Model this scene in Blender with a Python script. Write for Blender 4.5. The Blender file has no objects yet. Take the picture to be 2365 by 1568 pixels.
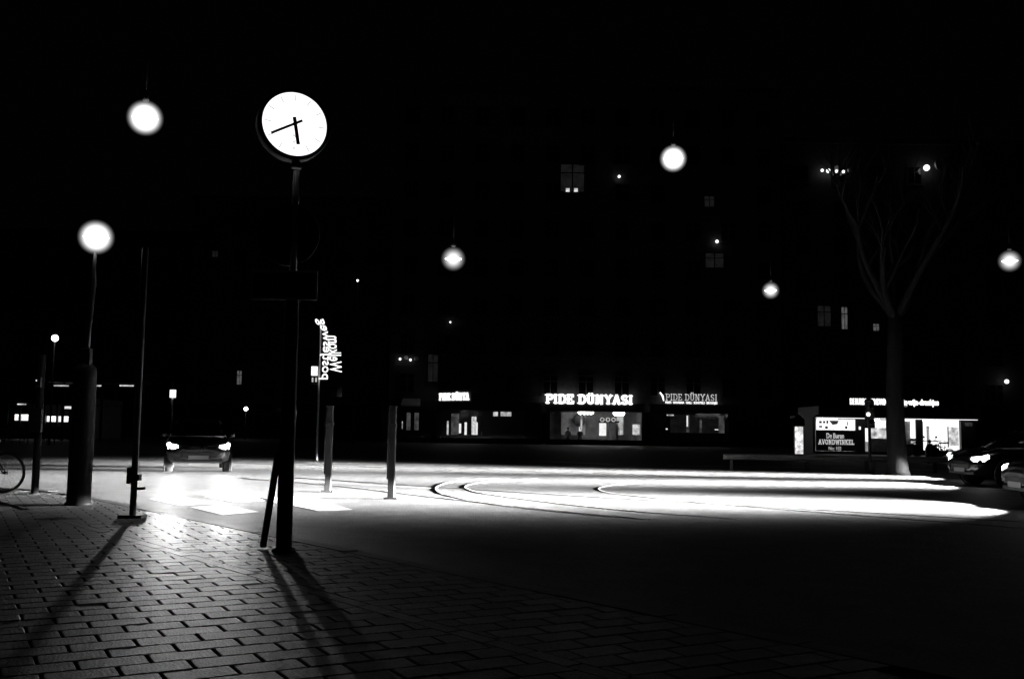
import bpy, bmesh, math, random
from mathutils import Vector, Matrix, Euler
random.seed(7)
PI = math.pi
scene = bpy.context.scene
col = scene.collection

# ------------------------------------------------------------------ camera
FPX = 2299.0                      # focal length in pixels of a 2365 px wide picture
EYE = 1.15
PITCH = math.atan((994 - 784) / FPX)
ROLL = 0.014
fwd = Vector((0, math.cos(PITCH), math.sin(PITCH)))
r0 = Vector((1, 0, 0)); u0 = Vector((0, -math.sin(PITCH), math.cos(PITCH)))
cr = r0 * math.cos(ROLL) + u0 * math.sin(ROLL)
cu = u0 * math.cos(ROLL) - r0 * math.sin(ROLL)
cam_d = bpy.data.cameras.new('camera'); cam = bpy.data.objects.new('camera', cam_d); col.objects.link(cam)
cam_d.sensor_width = 36.0; cam_d.lens = 36.0 * FPX / 2365.0
cam_d.clip_start = 0.05; cam_d.clip_end = 2000
cam.matrix_world = Matrix(((cr.x, cu.x, -fwd.x, 0), (cr.y, cu.y, -fwd.y, 0), (cr.z, cu.z, -fwd.z, EYE), (0, 0, 0, 1)))
scene.camera = cam

# ------------------------------------------------------------------ night sky
world = bpy.data.worlds.new('World'); scene.world = world; world.use_nodes = True
wn = world.node_tree.nodes; wl = world.node_tree.links; wn.clear()
sky = wn.new('ShaderNodeTexSky'); sky.sky_type = 'NISHITA'; sky.sun_disc = False
sky.sun_elevation = math.radians(-7); sky.sun_rotation = math.radians(200)
bw = wn.new('ShaderNodeRGBToBW'); bg = wn.new('ShaderNodeBackground'); bg.inputs['Strength'].default_value = 0.05
add = wn.new('ShaderNodeMath'); add.operation = 'ADD'; add.inputs[1].default_value = 0.008
wo = wn.new('ShaderNodeOutputWorld')
wl.new(sky.outputs[0], bw.inputs[0]); wl.new(bw.outputs[0], add.inputs[0]); wl.new(add.outputs[0], bg.inputs['Color']); wl.new(bg.outputs[0], wo.inputs[0])

scene.view_settings.view_transform = 'Standard'; scene.view_settings.look = 'None'
scene.view_settings.exposure = 0.0; scene.view_settings.gamma = 1.0; scene.view_settings.use_curve_mapping = False
scene.cycles.max_bounces = 6; scene.cycles.diffuse_bounces = 3; scene.cycles.glossy_bounces = 3
scene.cycles.transmission_bounces = 4; scene.cycles.transparent_max_bounces = 8
scene.cycles.sample_clamp_indirect = 4.0; scene.cycles.caustics_reflective = False; scene.cycles.caustics_refractive = False
scene.cycles.use_denoising = True

# ------------------------------------------------------------------ placing
def ray(u, v): return fwd + cr * ((u - 1182.5) / FPX) - cu * ((v - 784.0) / FPX)
def P(u, v, y):
    q = ray(u, v); t = y / q.y; return Vector((q.x * t, y, EYE + q.z * t))
def G(u, v, z=0.0):
    q = ray(u, v); t = (z - EYE) / q.z; return Vector((q.x * t, q.y * t, z))

# ------------------------------------------------------------------ helpers
class MB:
    def __init__(s): s.v = []; s.f = []; s.sm = []
    def add(s, vs, fs, smooth=False):
        o = len(s.v); s.v += [tuple(x) for x in vs]; s.f += [tuple(i + o for i in f) for f in fs]; s.sm += [smooth] * len(fs); return s
    def box(s, x0, x1, y0, y1, z0, z1):
        v = [(x0,y0,z0),(x1,y0,z0),(x1,y1,z0),(x0,y1,z0),(x0,y0,z1),(x1,y0,z1),(x1,y1,z1),(x0,y1,z1)]
        return s.add(v, [(0,3,2,1),(4,5,6,7),(0,1,5,4),(1,2,6,5),(2,3,7,6),(3,0,4,7)])
    def obox(s, x0, x1, y0, y1, z0, z1, M):
        v = [(x0,y0,z0),(x1,y0,z0),(x1,y1,z0),(x0,y1,z0),(x0,y0,z1),(x1,y0,z1),(x1,y1,z1),(x0,y1,z1)]
        return s.add([M @ Vector(q) for q in v], [(0,3,2,1),(4,5,6,7),(0,1,5,4),(1,2,6,5),(2,3,7,6),(3,0,4,7)])
    def tube(s, pts, r, n=10, caps=True):
        pts = [Vector(p) for p in pts]; rs = r if isinstance(r, (list, tuple)) else [r] * len(pts)
        vs = []; a = None
        for i, p in enumerate(pts):
            d = (pts[min(i+1, len(pts)-1)] - pts[max(i-1, 0)]).normalized()
            if a is None: a = d.orthogonal().normalized()
            a = (a - d * a.dot(d)).normalized(); b = d.cross(a)
            for k in range(n):
                t = 2*PI*k/n; vs.append(p + (a*math.cos(t) + b*math.sin(t)) * rs[i])
        fs = [(i*n+k, i*n+(k+1)%n, (i+1)*n+(k+1)%n, (i+1)*n+k) for i in range(len(pts)-1) for k in range(n)]
        s.add(vs, fs, True)
        if caps:
            o = len(s.v) - len(vs)
            s.f.append(tuple(o + k for k in reversed(range(n)))); s.f.append(tuple(o + (len(pts)-1)*n + k for k in range(n))); s.sm += [False, False]
        return s
    def lathe(s, prof, n=24, M=None, smooth=True):
        vs = []
        for (r, z) in prof:
            for k in range(n):
                t = 2*PI*k/n; q = Vector((r*math.cos(t), r*math.sin(t), z)); vs.append(M @ q if M else q)
        m = len(prof)
        fs = [(i*n+k, i*n+(k+1)%n, (i+1)*n+(k+1)%n, (i+1)*n+k) for i in range(m-1) for k in range(n)]
        s.add(vs, fs, smooth); o = len(s.v) - len(vs)
        if prof[0][0] > 1e-6: s.f.append(tuple(o + k for k in reversed(range(n)))); s.sm.append(False)
        if prof[-1][0] > 1e-6: s.f.append(tuple(o + (m-1)*n + k for k in range(n))); s.sm.append(False)
        return s
    def torus(s, c, R, r, M, n=40, m=8):
        vs = []
        for i in range(n):
            a = 2*PI*i/n
            for j in range(m):
                b = 2*PI*j/m; q = Vector(((R + r*math.cos(b))*math.cos(a), (R + r*math.cos(b))*math.sin(a), r*math.sin(b))); vs.append(Vector(c) + M @ q)
        return s.add(vs, [(i*m+j, ((i+1)%n)*m+j, ((i+1)%n)*m+(j+1)%m, i*m+(j+1)%m) for i in range(n) for j in range(m)], True)
    def loft(s, secs, caps=True, smooth=True):
        n = len(secs[0]); vs = [q for sec in secs for q in sec]
        fs = [(i*n+k, i*n+(k+1)%n, (i+1)*n+(k+1)%n, (i+1)*n+k) for i in range(len(secs)-1) for k in range(n)]
        s.add(vs, fs, smooth); o = len(s.v) - len(vs)
        if caps: s.f.append(tuple(o+k for k in reversed(range(n)))); s.f.append(tuple(o+(len(secs)-1)*n+k for k in range(n))); s.sm += [False, False]
        return s
    def mesh(s, name):
        me = bpy.data.meshes.new(name); me.from_pydata(s.v, [], s.f); me.polygons.foreach_set('use_smooth', s.sm)
        bm = bmesh.new(); bm.from_mesh(me); bmesh.ops.recalc_face_normals(bm, faces=bm.faces); bm.to_mesh(me); bm.free(); me.update(); return me
    def build(s, name, mat, parent=None, loc=None, bevel=0):
        me = s.mesh(name); me.materials.append(mat)
        o = bpy.data.objects.new(name, me); col.objects.link(o)
        if parent: o.parent = parent
        if loc is not None: o.location = loc
        if bevel:
            b = o.modifiers.new('bevel', 'BEVEL'); b.width = bevel; b.segments = 2; b.limit_method = 'ANGLE'
        return o

def empty(name, loc=(0,0,0), rz=0.0):
    o = bpy.data.objects.new(name, None); col.objects.link(o); o.location = loc; o.rotation_euler = (0,0,rz); o.empty_display_size = .2; return o
def tag(o, label, cat, group=None, kind=None):
    o['label'] = label; o['category'] = cat
    if group: o['group'] = group
    if kind: o['kind'] = kind
    return o
def structure(o, label=None):
    o['kind'] = 'structure'
    if label: o['label'] = label
    return o
def copy_tree(o, parent=None):
    c = o.copy(); col.objects.link(c); c.parent = parent
    for ch in o.children: copy_tree(ch, c)
    return c

# ------------------------------------------------------------------ materials
def newmat(name):
    m = bpy.data.materials.new(name); m.use_nodes = True; nt = m.node_tree; nt.nodes.clear()
    out = nt.nodes.new('ShaderNodeOutputMaterial'); return m, nt, out
def surf(name, base, rough=.6, var=.3, scale=6.0, bump=0.0, bscale=60.0, metal=0.0, rand=0.0, spec=.5, fine=0.0):
    m, nt, out = newmat(name); N = nt.nodes; L = nt.links
    b = N.new('ShaderNodeBsdfPrincipled'); L.new(b.outputs[0], out.inputs[0])
    tc = N.new('ShaderNodeTexCoord'); no = N.new('ShaderNodeTexNoise'); no.inputs['Scale'].default_value = scale; no.inputs['Detail'].default_value = 6; no.inputs['Roughness'].default_value = .6
    L.new(tc.outputs['Object'], no.inputs['Vector'])
    mr = N.new('ShaderNodeMapRange'); mr.inputs[1].default_value = .25; mr.inputs[2].default_value = .75
    mr.inputs[3].default_value = base*(1-var); mr.inputs[4].default_value = base*(1+var); L.new(no.outputs[0], mr.inputs[0])
    val = mr.outputs[0]
    if rand:
        oi = N.new('ShaderNodeObjectInfo'); m2 = N.new('ShaderNodeMapRange'); m2.inputs[3].default_value = 1-rand; m2.inputs[4].default_value = 1+rand
        L.new(oi.outputs['Random'], m2.inputs[0]); mu = N.new('ShaderNodeMath'); mu.operation = 'MULTIPLY'; L.new(val, mu.inputs[0]); L.new(m2.outputs[0], mu.inputs[1]); val = mu.outputs[0]
    if fine:
        n2 = N.new('ShaderNodeTexNoise'); n2.inputs['Scale'].default_value = bscale; n2.inputs['Detail'].default_value = 3; L.new(tc.outputs['Object'], n2.inputs['Vector'])
        m3 = N.new('ShaderNodeMapRange'); m3.inputs[1].default_value = .3; m3.inputs[2].default_value = .7; m3.inputs[3].default_value = 1-fine; m3.inputs[4].default_value = 1+fine; L.new(n2.outputs[0], m3.inputs[0])
        mu = N.new('ShaderNodeMath'); mu.operation = 'MULTIPLY'; L.new(val, mu.inputs[0]); L.new(m3.outputs[0], mu.inputs[1]); val = mu.outputs[0]
    L.new(val, b.inputs['Base Color']); b.inputs['Roughness'].default_value = rough; b.inputs['Metallic'].default_value = metal
    b.inputs['Specular IOR Level'].default_value = spec
    if bump:
        n3 = N.new('ShaderNodeTexNoise'); n3.inputs['Scale'].default_value = bscale; n3.inputs['Detail'].default_value = 4; L.new(tc.outputs['Object'], n3.inputs['Vector'])
        bp = N.new('ShaderNodeBump'); bp.inputs['Strength'].default_value = bump; bp.inputs['Distance'].default_value = .02; L.new(n3.outputs[0], bp.inputs['Height']); L.new(bp.outputs[0], b.inputs['Normal'])
    return m
def glow(name, strength, var=0.0, scale=4.0):
    m, nt, out = newmat(name); N = nt.nodes; L = nt.links
    e = N.new('ShaderNodeEmission'); e.inputs[0].default_value = (1,1,1,1); L.new(e.outputs[0], out.inputs[0])
    tc = N.new('ShaderNodeTexCoord'); no = N.new('ShaderNodeTexNoise'); no.inputs['Scale'].default_value = scale; no.inputs['Detail'].default_value = 3; L.new(tc.outputs['Object'], no.inputs['Vector'])
    mr = N.new('ShaderNodeMapRange'); mr.inputs[1].default_value = .3; mr.inputs[2].default_value = .7; mr.inputs[3].default_value = strength*(1-var); mr.inputs[4].default_value = strength*(1+var)
    L.new(no.outputs[0], mr.inputs[0]); L.new(mr.outputs[0], e.inputs[1]); return m
def glassmat(name, rough=.05):
    m, nt, out = newmat(name); N = nt.nodes; L = nt.links
    t = N.new('ShaderNodeBsdfTransparent'); g = N.new('ShaderNodeBsdfGlossy'); g.inputs['Roughness'].default_value = rough
    fr = N.new('ShaderNodeFresnel'); fr.inputs[0].default_value = 1.45; mx = N.new('ShaderNodeMixShader')
    no = N.new('ShaderNodeTexNoise'); no.inputs['Scale'].default_value = 3; mr = N.new('ShaderNodeMapRange'); mr.inputs[3].default_value = .8; mr.inputs[4].default_value = .92
    L.new(no.outputs[0], mr.inputs[0]); L.new(mr.outputs[0], t.inputs[0])
    L.new(fr.outputs[0], mx.inputs[0]); L.new(t.outputs[0], mx.inputs[1]); L.new(g.outputs[0], mx.inputs[2]); L.new(mx.outputs[0], out.inputs[0]); return m
def globemat(name, core):
    # globe glow put in as volume emission, fading outward from the lamp
    m, nt, out = newmat(name); N = nt.nodes; L = nt.links
    tc = N.new('ShaderNodeTexCoord'); ln = N.new('ShaderNodeVectorMath'); ln.operation = 'LENGTH'; L.new(tc.outputs['Object'], ln.inputs[0])
    mr = N.new('ShaderNodeMapRange'); mr.inputs[1].default_value = 0.0; mr.inputs[2].default_value = 1.0; mr.inputs[3].default_value = 1.0; mr.inputs[4].default_value = 0.0
    L.new(ln.outputs['Value'], mr.inputs[0]); pw = N.new('ShaderNodeMath'); pw.operation = 'POWER'; pw.inputs[1].default_value = 2.0; L.new(mr.outputs[0], pw.inputs[0])
    mu = N.new('ShaderNodeMath'); mu.operation = 'MULTIPLY'; mu.inputs[1].default_value = core; L.new(pw.outputs[0], mu.inputs[0])
    e = N.new('ShaderNodeEmission'); e.inputs[0].default_value = (1,1,1,1); L.new(mu.outputs[0], e.inputs[1]); L.new(e.outputs[0], out.inputs['Volume']); return m

M = {}
M['asphalt'] = surf('asphalt', .075, .62, .5, 2.2, .8, 45, fine=.6)
M['tile'] = surf('concrete_tile', .14, .5, .5, 7, .55, 60, rand=.5, fine=.4)
M['sand'] = surf('sand_joint', .03, .9, .4, 12, .3, 60)
M['kerb'] = surf('kerb_stone', .09, .6, .3, 7, .35, 60, rand=.2, fine=.2)
M['black'] = surf('black_paint', .014, .55, .3, 8, .1, 80, spec=.25)
M['darkmetal'] = surf('dark_grey_paint', .035, .5, .3, 8, .1, 80, spec=.3)
M['galv'] = surf('galvanised_steel', .42, .38, .25, 14, .08, 60, metal=.7)
M['steel'] = surf('polished_steel', .6, .35, .15, 20, .05, 90, metal=.35)
M['wood'] = surf('weathered_wood', .06, .8, .4, 10, .3, 40)
M['bark'] = surf('bark', .012, .95, .45, 8, .8, 22, spec=.05)
M['white'] = surf('white_paint', .75, .5, .15, 9, .15, 50)
M['marking'] = surf('road_paint', .6, .6, .35, 5, .3, 80, fine=.25)
M['offwhite'] = surf('off_white_panel', .55, .6, .15, 3)
M['brick'] = surf('dark_brick', .06, .85, .35, 3, .4, 30)
M['stone'] = surf('pale_stone', .05, .8, .25, 3, .3, 30)
M['carbody'] = surf('dark_car_paint', .018, .22, .2, 5, spec=.6)
M['carbody2'] = surf('black_car_paint', .008, .2, .2, 5, spec=.6)
M['carbody3'] = surf('grey_car_paint', .012, .25, .2, 5, spec=.6)
M['tyre'] = surf('rubber', .015, .85, .3, 20, .2, 60)
M['carglass'] = surf('car_glass', .004, .06, .1, 4, spec=.7)
M['plastic'] = surf('black_plastic', .015, .55, .2, 12)
M['paneglass'] = surf('dark_window_glass', .006, .08, .3, 3, spec=.6)
M['glass'] = glassmat('shop_glass')
M['interior'] = surf('plaster', .5, .8, .15, 3)
M['wall_lit'] = surf('lit_wall_tone', .5, .8, .35, 4)  # paler tone painted for the lamp-lit part of the restaurant wall
M['shopwall'] = surf('dark_plaster', .16, .8, .4, 1.5)
M['goods'] = surf('goods', .25, .6, .8, 9)
M['signblack'] = surf('sign_board', .012, .5, .3, 4)
M['letter'] = glow('lit_lettering', 1.7, .05)
M['letter_dim'] = glow('dim_lettering', .35, .15)
M['letter_mid'] = glow('mid_lettering', .55, .3, 6)
M['dial'] = glow('clock_dial', 1.4, .02)
M['tick'] = glow('dial_print', .55, .03)
M['emblem'] = glow('dial_emblem', .6, .05)
M['hand'] = surf('clock_hand', .06, .6, .2, 20)
M['lamp'] = glow('lamp_bulb', 9.0, .03)
M['lens'] = glow('headlamp_lens', 10.0, .05)
M['tail'] = glow('tail_lamp', .8, .1)
M['tube'] = glow('fluorescent', 26.0, .05)
M['litwall'] = glow('lit_panel_glow', 1.3, .12, 5)  # emission stands for lamp-lit panes and interior surfaces too
M['screen'] = glow('poster_screen', .8, .65, 5)
M['faint'] = glow('faint_window', .007, .5, 2)
M['dim'] = glow('dim_window', .07, .7, 2)
M['bright'] = glow('bright_window', .6, .7, 3)
M['shopwin'] = glow('shop_window', 1.6, .5, 1.2)

# ------------------------------------------------------------------ lettering
def text_mesh(txt, height, depth=.02, bold=0.0, shear=0.0, spacing=1.0):
    cu_ = bpy.data.curves.new('lettering', 'FONT'); cu_.body = txt; cu_.size = 1.0; cu_.extrude = .5; cu_.offset = bold; cu_.shear = shear
    cu_.space_character = spacing; cu_.resolution_u = 3
    o = bpy.data.objects.new('lettering_source', cu_); col.objects.link(o)
    dg = bpy.context.evaluated_depsgraph_get(); me = bpy.data.meshes.new_from_object(o.evaluated_get(dg))
    bpy.data.objects.remove(o); bpy.data.curves.remove(cu_)
    xs = [v.co.x for v in me.vertices]; ys = [v.co.y for v in me.vertices]
    x0, x1, y0, y1 = min(xs), max(xs), min(ys), max(ys)
    return me, x0, x1, y0, y1
def text_obj(name, txt, mat, parent, x0, x1, z0, z1, y, bold=0.0, depth=.04, spacing=1.0):
    """flat lettering in the xz plane at depth y, fitted to the box, facing -y"""
    me, a0, a1, b0, b1 = text_mesh(txt, 1, bold=bold, spacing=spacing)
    for v in me.vertices:
        X = x0 + (v.co.x - a0)/(a1-a0)*(x1-x0); Z = z0 + (v.co.y - b0)/(b1-b0)*(z1-z0); Y = y - v.co.z*depth
        v.co = (X, Y, Z)
    me.materials.clear(); me.materials.append(mat)
    o = bpy.data.objects.new(name, me); col.objects.link(o)
    if parent: o.parent = parent
    return o

def arc(cx, cy, rx, ry, a0, a1, n=8):
    return [(cx + rx*math.cos(math.radians(a0+(a1-a0)*i/n)), cy + ry*math.sin(math.radians(a0+(a1-a0)*i/n))) for i in range(n+1)]
SL = {  # slab-serif capitals: advance, strokes, serif feet (x, y)
 'P': (.78, [[(.2,0),(.2,1)], [(.2,.95)]+arc(.45,.72,.24,.23,90,-90)+[(.2,.49)]], [(.2,0),(.14,1)]),
 'I': (.46, [[(.22,0),(.22,1)]], [(.22,0),(.22,1)]),
 'D': (.84, [[(.2,0),(.2,1)], [(.2,.95)]+arc(.4,.5,.32,.45,90,-90)+[(.2,.05)]], [(.14,0),(.14,1)]),
 'E': (.76, [[(.2,0),(.2,1)], [(.2,.95),(.62,.95),(.62,.78)], [(.2,.5),(.5,.5)], [(.2,.05),(.65,.05),(.65,.24)]], [(.14,0),(.14,1)]),
 'U': (.86, [[(.2,1),(.2,.3)]+arc(.42,.3,.22,.25,180,360)+[(.64,1)]], [(.2,1),(.64,1)]),
 'N': (.9, [[(.2,0),(.2,1)], [(.2,1),(.66,0)], [(.66,0),(.66,1)]], [(.2,0),(.14,1),(.66,1)]),
 'Y': (.84, [[(.14,1),(.42,.5)], [(.7,1),(.42,.5)], [(.42,.5),(.42,0)]], [(.14,1),(.7,1),(.42,0)]),
 'A': (.86, [[(.14,0),(.42,1)], [(.7,0),(.42,1)], [(.25,.34),(.6,.34)]], [(.14,0),(.7,0)]),
 'S': (.74, [arc(.37,.73,.23,.22,20,270,8)+arc(.37,.27,.24,.22,90,-160,8)], []),
 'V': (.84, [[(.14,1),(.42,0)], [(.7,1),(.42,0)]], [(.14,1),(.7,1)]),
 'O': (.86, [arc(.42,.5,.3,.45,0,360,16)], []),
 'W': (1.1, [[(.14,1),(.34,0)], [(.34,0),(.54,.9)], [(.54,.9),(.74,0)], [(.74,0),(.94,1)]], [(.14,1),(.94,1)]),
 'K': (.86, [[(.2,0),(.2,1)], [(.66,1),(.24,.45)], [(.34,.56),(.68,0)]], [(.2,0),(.2,1),(.66,1),(.68,0)]),
 'L': (.74, [[(.2,0),(.2,1)], [(.2,.05),(.64,.05),(.64,.26)]], [(.14,0),(.2,1)]),
 ' ': (.4, [], [])}
def slab(txt, h, wt=.17, serif=.15, squeeze=1.0, depth=.08):
    """list of MBs, one per letter, in the xz plane from x=0, with the total width"""
    x = 0; outs = []; k = 0
    for ch in txt:
        um = ch == 'Ü'; adv, strokes, feet = SL['U' if um else ch]; mb = MB()
        def quad(ax, ay, bx, by, w):
            nonlocal k; k += 1
            dx, dy = bx-ax, by-ay; l = math.hypot(dx, dy) or 1; nx, ny = -dy/l*w/2, dx/l*w/2; ex, ey = dx/l*w*.3, dy/l*w*.3
            pts = [(ax-ex+nx, ay-ey+ny), (bx+ex+nx, by+ey+ny), (bx+ex-nx, by+ey-ny), (ax-ex-nx, ay-ey-ny)]
            d = depth + (k % 7)*.0015
            mb.add([((x+p)*h*squeeze, -d, q*h) for p, q in pts] + [((x+p)*h*squeeze, 0, q*h) for p, q in pts], [(0,1,2,3),(7,6,5,4),(0,4,5,1),(1,5,6,2),(2,6,7,3),(3,7,4,0)])
        for s in strokes:
            for (a, b) in zip(s[:-1], s[1:]): quad(a[0], a[1], b[0], b[1], wt)
        for (fx, fy) in feet: quad(fx-serif, fy + (.05 if fy == 0 else -.05), fx+serif, fy + (.05 if fy == 0 else -.05), .11)
        if um:
            for dx in (.3, .56): quad(dx-.05, 1.17, dx+.05, 1.17, .15)
        if mb.v: outs.append(mb)
        x += adv
    return outs, x*h*squeeze
def slab_sign(parent, txt, mat, x0, x1, z0, z1, y, wt=.17, serif=.15, depth=.08, M4=None):
    h = z1 - z0; _, w = slab(txt, h); ls, w = slab(txt, h, wt, serif, (x1-x0)/w, depth)
    for mb in ls:
        o = mb.build('letter', mat, parent)
        if M4: o.matrix_local = M4
        else: o.location = (x0, y, z0)

# ================================================================== THE SETTING
ROAD = -0.10
# kerb line (outer edge) in plan: straight along the pavement, bending away to the left
KD = Vector((0.6275, -0.7786, 0)); KN = Vector((-0.7786, -0.6275, 0))     # along the kerb, and into the pavement
K0 = Vector((-3.30, 11.95, 0))
kerb_pts = []
for s_ in [ -60, -45, -32, -22, -15, -10, -7.6, -6.6, -5.6]:
    a = max(0, -5.6 - s_)
    base = K0 + KD * (-5.6)
    ang = math.atan2(KD.y, KD.x) + PI                 # heading away from camera
    bend = min(a, 3.2) / 3.2 * math.radians(26)
    kerb_pts.append((s_, a, bend))
def kerb_at(s):
    if s >= -5.6: return K0 + KD * s, KD.copy()
    p = K0 + KD * (-5.6); n = 24; L = -5.6 - s; dl = L / n; h = math.atan2(-KD.y, -KD.x); acc = 0; hh = h
    for i in range(n):
        acc += dl; hh = h + min(acc, 4.0) / 4.0 * math.radians(30); p = p + Vector((math.cos(hh), math.sin(hh), 0)) * dl
    return p, -Vector((math.cos(hh), math.sin(hh), 0))

road = MB().add([(-400,-60,ROAD),(400,-60,ROAD),(400,900,ROAD),(-400,900,ROAD)], [(0,1,2,3)]).build('road', M['asphalt']); structure(road, 'dark asphalt road surface of the wide junction')

# pavement bed
ks = [-70,-50,-35,-25,-18,-14,-11.5,-10,-9,-8,-7,-6,-5,-3,0,3,6,9,12,16,22]
edge = [kerb_at(s)[0] + Vector((0,0,0)) for s in ks]
inner = [kerb_at(s)[0] + Vector((kerb_at(s)[1].y, -kerb_at(s)[1].x, 0)) * .19 for s in ks]
bed = MB(); fan = inner + [Vector((25,-40,0)), Vector((-90,-40,0))]
n = len(inner); vs = [(p.x, p.y, -.022) for p in inner] + [(p.x, p.y, -.14) for p in inner]
ctr = [(-60 + 6*i*0 + (p.x-6)*.0, -40, -.022) for i, p in enumerate(inner)]
low = [(-70 + 95*i/(n-1), -40, -.022) for i in range(n)]
bed.add(vs[:n] + low, [(i, i+1, n+i+1, n+i) for i in range(n-1)])
pavement = bed.build('pavement', M['sand']); structure(pavement, 'concrete tiled pavement in front of the road')

# kerb stones
kerb = empty('kerb', K0); structure(kerb, 'raised stone kerb along the edge of the pavement')
inv = Matrix.Translation(-K0)
s = -30.0
while s < 11:
    ln = 1.0; p, d = kerb_at(s + ln/2); nrm = Vector((d.y, -d.x, 0))
    R4 = Matrix(((d.x, nrm.x, 0, p.x), (d.y, nrm.y, 0, p.y), (0, 0, 1, 0), (0,0,0,1)))
    mb = MB(); zt = random.uniform(-.003, .004)
    prof = [(0.0, -.13), (0.0, zt-.02), (.02, zt), (.18, zt), (.18, -.13)]
    a0, a1 = -ln/2+.005, ln/2-.005
    mb.loft([[inv @ (R4 @ Vector((a, q[0], q[1]))) for q in prof] for a in (a0, a1)], smooth=False)
    mb.build('kerb_stone', M['kerb'], kerb); s += ln

# pavement tiles: the border strip and the field
def tile_poly(cx, cy, ang, lx, ly):
    c, s_ = math.cos(ang), math.sin(ang); return c, s_
TL, TW = .33, .205
tiles = []
ang_f = math.radians(29)
ca, sa = math.cos(ang_f), math.sin(ang_f)
def kerb_dist(p):      # distance into the pavement from the kerb line (straight part)
    return (Vector((p[0], p[1], 0)) - K0).dot(KN)
def in_pave(p):
    rel = Vector((p[0], p[1], 0)) - K0; s_ = rel.dot(KD)
    if s_ >= -5.6: return rel.dot(KN)
    q, d = kerb_at(s_); best = 1e9
    for k in range(0, 26):
        ss = -5.6 - k*.5; q, d = kerb_at(ss); nrm = Vector((d.y, -d.x, 0)); v = Vector((p[0], p[1], 0)) - q
        if abs(v.dot(d)) < .3: return v.dot(nrm)
    return -1
cut_tiles = []
def clip(poly, lim, sg):
    out = []
    for k in range(len(poly)):
        p, q = poly[k], poly[(k+1) % len(poly)]; dp, dq = (kerb_dist(p)-lim)*sg, (kerb_dist(q)-lim)*sg
        if dp >= 0: out.append(p)
        if dp*dq < 0: f = dp/(dp-dq); out.append((p[0]+(q[0]-p[0])*f, p[1]+(q[1]-p[1])*f))
    return out
for j in range(-30, 130):
    for i in range(-45, 45):
        ox = (i + (.5 if j % 2 else 0)) * TL; oy = j * TW
        x = -1.5 + ox*ca - (oy-3)*sa; y = 4.9 + ox*sa + (oy-3)*ca
        if y < 3.0 or y > 18.5: continue
        u = (x / y) * FPX
        if u < -1260 or u > 900: continue
        rel = Vector((x, y, 0)) - K0; sk_ = rel.dot(KD)
        if sk_ < -5.6:
            if in_pave((x, y)) < .30: continue
            tiles.append((y, x, y, ang_f)); continue
        t = rel.dot(KN)
        if t < -.05: continue
        if .39 < t < 1.24 or t > 1.76: tiles.append((y, x, y, ang_f)); continue
        hx_, hy_ = TL/2-.006, TW/2-.006
        poly = [(x + a*ca - b_*sa, y + a*sa + b_*ca) for a, b_ in ((-hx_,-hy_),(hx_,-hy_),(hx_,hy_),(-hx_,hy_))]
        for lo_, hi_ in ((.205, 1.437), (1.563, 99)):
            q = clip(clip(poly, lo_, 1), hi_, -1)
            if len(q) > 2: cut_tiles.append((x, y, q))
# the thin edging course parallel to the kerb
for k in range(-40, 40):
    c = K0 + KD*(k*.34) + KN*1.5
    if c.y < 3 or c.y > 13.5: continue
    tiles.append((c.y, c.x, c.y, math.atan2(KD.y, KD.x)))
tiles.sort()
def in_view(x, y): 
    u = x / y * FPX; v = EYE / y * FPX + 210
    return abs(u) < 1230 and v < 830
seen = [t for t in tiles if in_view(t[1], t[2])]
# the 300 that show largest: lit foreground first
single = seen[:300]; singleset = set(map(id, single))
tile_mb = MB(); b = .006; hx, hy = TL/2-.006, TW/2-.006
tile_mb.add([(-hx,-hy,-.03),(hx,-hy,-.03),(hx,hy,-.03),(-hx,hy,-.03),(-hx,-hy,-b),(hx,-hy,-b),(hx,hy,-b),(-hx,hy,-b),(-hx+b,-hy+b,0),(hx-b,-hy+b,0),(hx-b,hy-b,0),(-hx+b,hy-b,0)],
  [(4,5,9,8),(5,6,10,9),(6,7,11,10),(7,4,8,11),(8,9,10,11),(0,1,5,4),(1,2,6,5),(2,3,7,6),(3,0,4,7)])
edge_mb = MB(); hx2, hy2 = .164, .055
edge_mb.add([(-hx2,-hy2,-.03),(hx2,-hy2,-.03),(hx2,hy2,-.03),(-hx2,hy2,-.03),(-hx2,-hy2,0),(hx2,-hy2,0),(hx2,hy2,0),(-hx2,hy2,0)], [(4,5,6,7),(0,1,5,4),(1,2,6,5),(2,3,7,6),(3,0,4,7)])
tme = tile_mb.mesh('tile'); tme.materials.append(M['tile']); eme = edge_mb.mesh('edging_tile'); eme.materials.append(M['tile'])
rest = MB()
for t in tiles:
    isedge = t[3] != ang_f
    rot = Euler((random.gauss(0, .0018), random.gauss(0, .0018), t[3] + random.gauss(0, .004))); loc = Vector((t[1], t[2], random.gauss(0, .0006)))
    if id(t) in singleset:
        o = bpy.data.objects.new('edging_tile' if isedge else 'tile', eme if isedge else tme); col.objects.link(o); o.parent = pavement; o.location = loc; o.rotation_euler = rot
    else:
        mm = Matrix.Translation(loc) @ rot.to_matrix().to_4x4(); src = edge_mb if isedge else tile_mb
        rest.add([mm @ Vector(v) for v in src.v], src.f)
for x, y, q in cut_tiles:
    n_ = len(q); cm = MB(); zz = random.gauss(0, .0006)
    cm.add([(p[0], p[1], -.03) for p in q] + [(p[0], p[1], zz) for p in q], [tuple(range(n_, 2*n_))] + [(k, (k+1) % n_, n_+(k+1) % n_, n_+k) for k in range(n_)])
    rest.add(cm.v, cm.f)
ro = rest.build('far_tile', M['tile'], pavement); ro['kind'] = 'stuff'

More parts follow.
